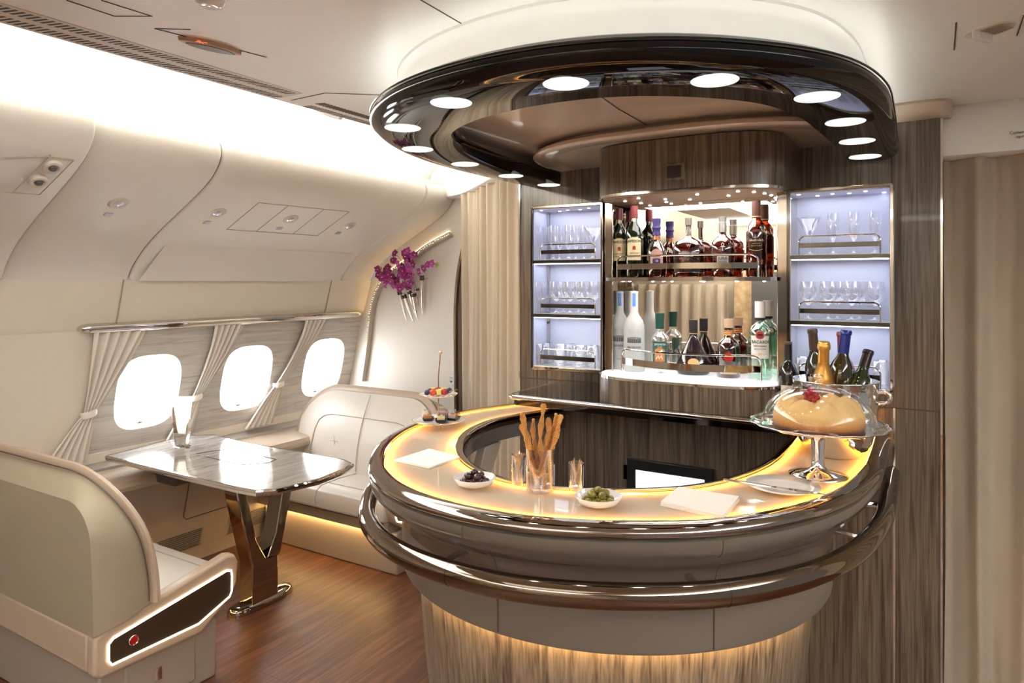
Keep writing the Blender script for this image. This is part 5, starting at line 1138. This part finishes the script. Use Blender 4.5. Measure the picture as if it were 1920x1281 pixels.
BER=mat('red_berry',(.36,.008,.02),.3,coat=.3); rq=random.Random(8)
for k in range(24):
    a=rq.uniform(0,6.28); r_=rq.uniform(0,.022); zz=z0+.074+.038*rq.random()*(1-r_/.04); bo=Vector((cx-.018+r_*math.cos(a),cy+r_*math.sin(a),zz)); o=MB().ball(bo,.0076,9,7).build('red_currant',BER,t)
t=empty('glass_dome',(cx,cy,PZ+.008),'clear glass dome with small glass knob over the ring cake','cake dome')
dp=[(.155*math.cos(a),PZ+.008+.118*math.sin(a)**.9) for a in [PI/2*k/16 for k in range(16)]]+[(.001,PZ+.126)]
MB().lathe([(.158,PZ+.004),(.156,PZ+.008)]+dp[1:],64,(cx,cy,0)).build('dome_shell',DOME,t,sharp=180)
MB().lathe([(.001,PZ+.126),(.012,PZ+.127),(.008,PZ+.133),(.006,PZ+.138),(.012,PZ+.142),(.014,PZ+.148),(.009,PZ+.154),(.001,PZ+.156)],20,(cx,cy,0)).build('knob',CLB,t,sharp=180)
# wine cooler and bottles
bx_,by_=aty(1565,700,2.50)[0],2.50; t=empty('wine_cooler',(bx_,by_,Z),'hammered silver wine cooler full of bottles behind the cake','ice bucket')
HAM=mat('hammered_silver',(.72,.70,.67),.12,1); nt=HAM.node_tree; v_=nt.nodes.new('ShaderNodeTexVoronoi'); v_.inputs['Scale'].default_value=70; b_=nt.nodes.new('ShaderNodeBump'); b_.inputs['Strength'].default_value=.35; b_.inputs['Distance'].default_value=.002; tc_=nt.nodes.new('ShaderNodeTexCoord'); nt.links.new(tc_.outputs['Object'],v_.inputs['Vector']); nt.links.new(v_.outputs['Distance'],b_.inputs['Height']); nt.links.new(b_.outputs[0],nt.nodes['Principled BSDF'].inputs['Normal'])
MB().lathe([(.001,Z),(.075,Z),(.088,Z+.008),(.112,Z+.05),(.125,Z+.12),(.130,Z+.18),(.130,Z+.243),(.132,Z+.246),(.128,Z+.247),(.124,Z+.18),(.118,Z+.11),(.08,Z+.05),(.001,Z+.045)],48,(bx_,by_,0)).build('vessel',HAM,t,sharp=180)
h_=empty('x',(0,0,0)); bpy.data.objects.remove(h_)
MB().tube(catmull([(bx_+.122,by_-.01,Z+.212),(bx_+.150,by_-.012,Z+.218),(bx_+.162,by_-.014,Z+.200),(bx_+.150,by_-.012,Z+.182),(bx_+.120,by_-.01,Z+.180)],5),.007,10).build('handle',SILVER,t)
WB=[(.02,.01),(.9,.0),(1,.015),(1,.58),(.96,.64),(.78,.70),(.50,.755),(.40,.80),(.37,.97),(.02,.975)]
CHP=[(.02,.01),(.9,.0),(1,.015),(1,.48),(.94,.56),(.72,.66),(.50,.74),(.38,.82),(.37,.94),(.02,.975)]
def leaning(name,base,top,r,prof,body,label,cap,capz,capr,extra=None):
    b=Vector(base); tp_=Vector(top); h=(tp_-b).length; q=(tp_-b).normalized().to_track_quat('Z','Y'); M=q.to_matrix().to_4x4(); 
    # face -Y local towards camera
    M=Matrix.Translation(b)@(tp_-b).to_track_quat('Z','Y').to_matrix().to_4x4()
    loc=M.inverted()@Vector((0,0,H)); ang=math.atan2(loc.x,-loc.y); M=M@Matrix.Rotation(ang,4,'Z')
    t=empty(name,b,label,'bottle'); MB().lathe([(r*q_,h*s) for q_,s in prof],28,M=M).build('glass_body',body,t,sharp=50)
    ring(M,t,'capsule',cap,capr*1.05,h*capz,capr,h,mid=[(capr,h*.955),(capr*1.12,h*.96),(capr*1.12,h*.985)]); return t,M,h
def tpt(u,v,d): p=at_d(u,v,d); return p
dB=-( -bx_*Fv[0]-by_*Fv[1]); dB=bx_*Fv[0]+by_*Fv[1]
zb=Z+.055
t,M,h=leaning('red_wine_bottle',(bx_-.045,by_+.055,zb),tpt(1523,617,dB+.06),.036,WB,DARKB,'dark wine bottle with brown capsule at back left of the cooler',mat('brown_capsule',(.06,.03,.022),.35),.80,.0150)
L=lab(M,t,CRL if False else mat('stone_label',(.55,.50,.42),.6),.036,h*.30,h*.56,.030); wr(M,L,'COLLECTION',.010,h*.52,.0365,GREYD)
t,M,h=leaning('champagne_bottle',(bx_-.035,by_-.045,zb),tpt(1545,641,dB-.06),.040,CHP,mat('gold_foil_lower',(.55,.27,.06),.28,.85),'gold foiled champagne bottle in the front of the cooler',mat('gold_foil',(.75,.38,.08),.3,.9),.70,.0165)
M2=M; ring(M,t,'cork_foil',mat('gold_foil_top',(.80,.45,.12),.35,.9),.0185,h*.92,.0150,h*1.0,mid=[(.0200,h*.94),(.0195,h*.975)])
t,M,h=leaning('red_wine_bottle',(bx_+.03,by_+.065,zb),tpt(1578,622,dB+.08),.036,WB,DARKB,'dark wine bottle with red capsule hidden behind the blue-topped bottle',mat('red_capsule',(.25,.02,.02),.35),.80,.0150)
t,M,h=leaning('wine_bottle',(bx_-.008,by_+.0,zb),tpt(1587,619,dB),.038,WB,mat('olive_bottle',(.03,.02,.004),.04,coat=1),'dark wine bottle with bright blue capsule in the cooler',mat('blue_capsule',(.012,.03,.22),.25,.3),.77,.0160)
t,M,h=leaning('white_wine_bottle',(bx_+.025,by_-.035,zb),tpt(1629,657,dB),.038,WB,mat('green_wine',(.02,.03,.004),.04,coat=1),'green wine bottle leaning right with dark screw cap',mat('screw_cap',(.035,.025,.02),.3,.5),.80,.0155)
# port bottle on the back counter
x,y=aty(1478,700,2.585)[0],2.585; zt=H+(V0-641)/FPX*(x*Fv[0]+y*Fv[1]); h=zt-1.1345
PT=[(.02,.01),(.9,.0),(1,.015),(1,.52),(.96,.60),(.72,.68),(.50,.72),(.44,.76),(.42,.97),(.02,.98)]
t,M=bottle('port_bottle',x,y,1.1345,h,.0335,PT,DARKB,'dark port bottle with brown cap left of the wine cooler')
ring(M,t,'cap',mat('port_cap',(.14,.085,.06),.4),.0135,h*.79,.0135,h); L=lab(M,t,WHL,.0335,h*.12,h*.42,.026,.0,'label'); lab(M,L,GREENB,.0338,h*.12,h*.19,.026,name='label_foot'); wr(M,L,"GRAHAM'S",.0085,h*.31,.034,INK); wr(M,L,'1995',.0080,h*.255,.034,INK); lab(M,t,WHI,.0145,h*.66,h*.75,.0085,.002,'neck_label')
# tiered stand
tx,ty=atz(822,800,Z); d=tx*Fv[0]+ty*Fv[1]; zz=lambda v:H+(V0-v)/FPX*d
t=empty('tiered_stand',(tx,ty,Z),'two-tier white plate stand with rose gold handle at the bar left end','cake stand')
def plate(z,r,name): MB().lathe([(.001,z),(r*.7,z-.001),(r*.9,z+.004),(r,z+.009),(r*.985,z+.011),(r*.86,z+.0065),(r*.6,z+.003),(.001,z+.003)],44,(tx,ty,0)).build(name,WHITE,t,sharp=180); MB().tube([(tx+r*math.cos(a),ty+r*math.sin(a),z+.010) for a in [2*PI*k/48 for k in range(48)]],.0012,5,closed=True).build('gold_rim',GOLDM,t)
zl=Z+.019; zu=zz(743); plate(zl,.102,'lower_plate'); plate(zu,.075,'upper_plate')
MB().tube([(tx,ty,zl),(tx,ty,zu+.03),(tx-.001,ty,zu+.07),(tx+.002,ty,zu+.10),(tx+.009,ty,zz(664))],.0026,8).ball((tx+.010,ty,zz(661)),.0075,12,8).build('handle',GOLDM,t)
for k in range(4):
    a=PI/4+k*PI/2; MB().tube([(tx+.062*math.cos(a),ty+.062*math.sin(a),Z+.0),(tx+.062*math.cos(a),ty+.062*math.sin(a),zl)],.002,6).build('leg',GOLDM,t)
# fruit skewers on the upper plate
RAS=noisy(mat('raspberry',(.42,.015,.03),.45),300,1); BLU=mat('blueberry',(.012,.014,.035),.4); PIN=noisy(mat('pineapple',(.80,.60,.12),.5),200,.4); STR=mat('strawberry',(.60,.05,.02),.35,coat=.3)
FL=['fruit skewer at the front left of the upper plate','fruit skewer across the middle of the upper plate','fruit skewer at the back right of the upper plate']
for k,(oy_,seq,a) in enumerate([(-.024,'bspr',.25),(.0,'brpb',-.2),(.026,'prpb',-.05)]):
    c=Vector((tx,ty,zu+.019))+Fw*oy_+Rw*(-.008+.008*k); ax=(Rw*math.cos(a)+Fw*math.sin(a)); t=empty('fruit_skewer',c,FL[k],'fruit skewer','fruit skewers')
    MB().tube([c-ax*.055,c+ax*.055],.0009,6).tube([c+ax*.055,c+ax*.060+Vector((0,0,.006)),c+ax*.066],.0009,6).build('pick',PICK,t)
    for j,s in enumerate(seq*1):
        p=c+ax*(-.034+.0225*j)
        if s=='p': MB().box(p,(.019,.019,.019),.5+j).build('pineapple_cube',PIN,t,bevel=.002)
        else: MB().ball(p,{'b':.0105,'r':.0125,'s':.013}[s],12,9,sx=1.05).build({'b':'blueberry','r':'raspberry','s':'strawberry'}[s],{'b':BLU,'r':RAS,'s':STR}[s],t)
# boxed petits fours on the lower plate
BXL=['clear cake box with an orange slice at left of the lower plate','clear cake box with yellow cake at the front middle','clear cake box with pink topped cake at right','clear cake box at the back of the lower plate']
for k,(u,v,cc,fd,rz_) in enumerate([(803,792,(.55,.22,.04),-.015,.25),(829,797,(.78,.62,.25),-.045,.1),(850,789,(.70,.45,.36),-.01,-.35),(829,780,(.6,.25,.2),.045,.1)]):
    c=Vector((tx,ty,zl+.0085))+Rw*((u-822)/FPX*d)+Fw*fd; Mr=Matrix.Rotation(TH+rz_,4,'Z'); t=empty('cake_box',c,BXL[k],'cake box','boxed cakes on the lower plate')
    def fr(s,z): return [c+Mr@Vector((a*s,b*s,z)) for a,b in ((-1,-1),(1,-1),(1,1),(-1,1))]
    MB().grid([fr(.017,0),fr(.0225,.010),fr(.0235,.011),fr(.0225,.0115),fr(.016,.003)],cv=True,cap0=True,cap1=True).build('tray',BLACK,t)
    MB().grid([fr(.0225,.0118),fr(.0165,.040)],cv=True,cap1=True).build('lid',GLASS,t)
    MB().grid([fr(.0145,.004),fr(.0150,.018),fr(.0140,.022)],cv=True,cap0=True,cap1=True).build('cake_piece',mat('petit_four_%s'%('orange','yellow','pink','red')[k],cc,.5),t,bevel=.002)
    MB().ball(c+Vector((.003,0,.024)),.005,8,6,sz=.6).build('topping',WHITE if k==1 else BRD,t)
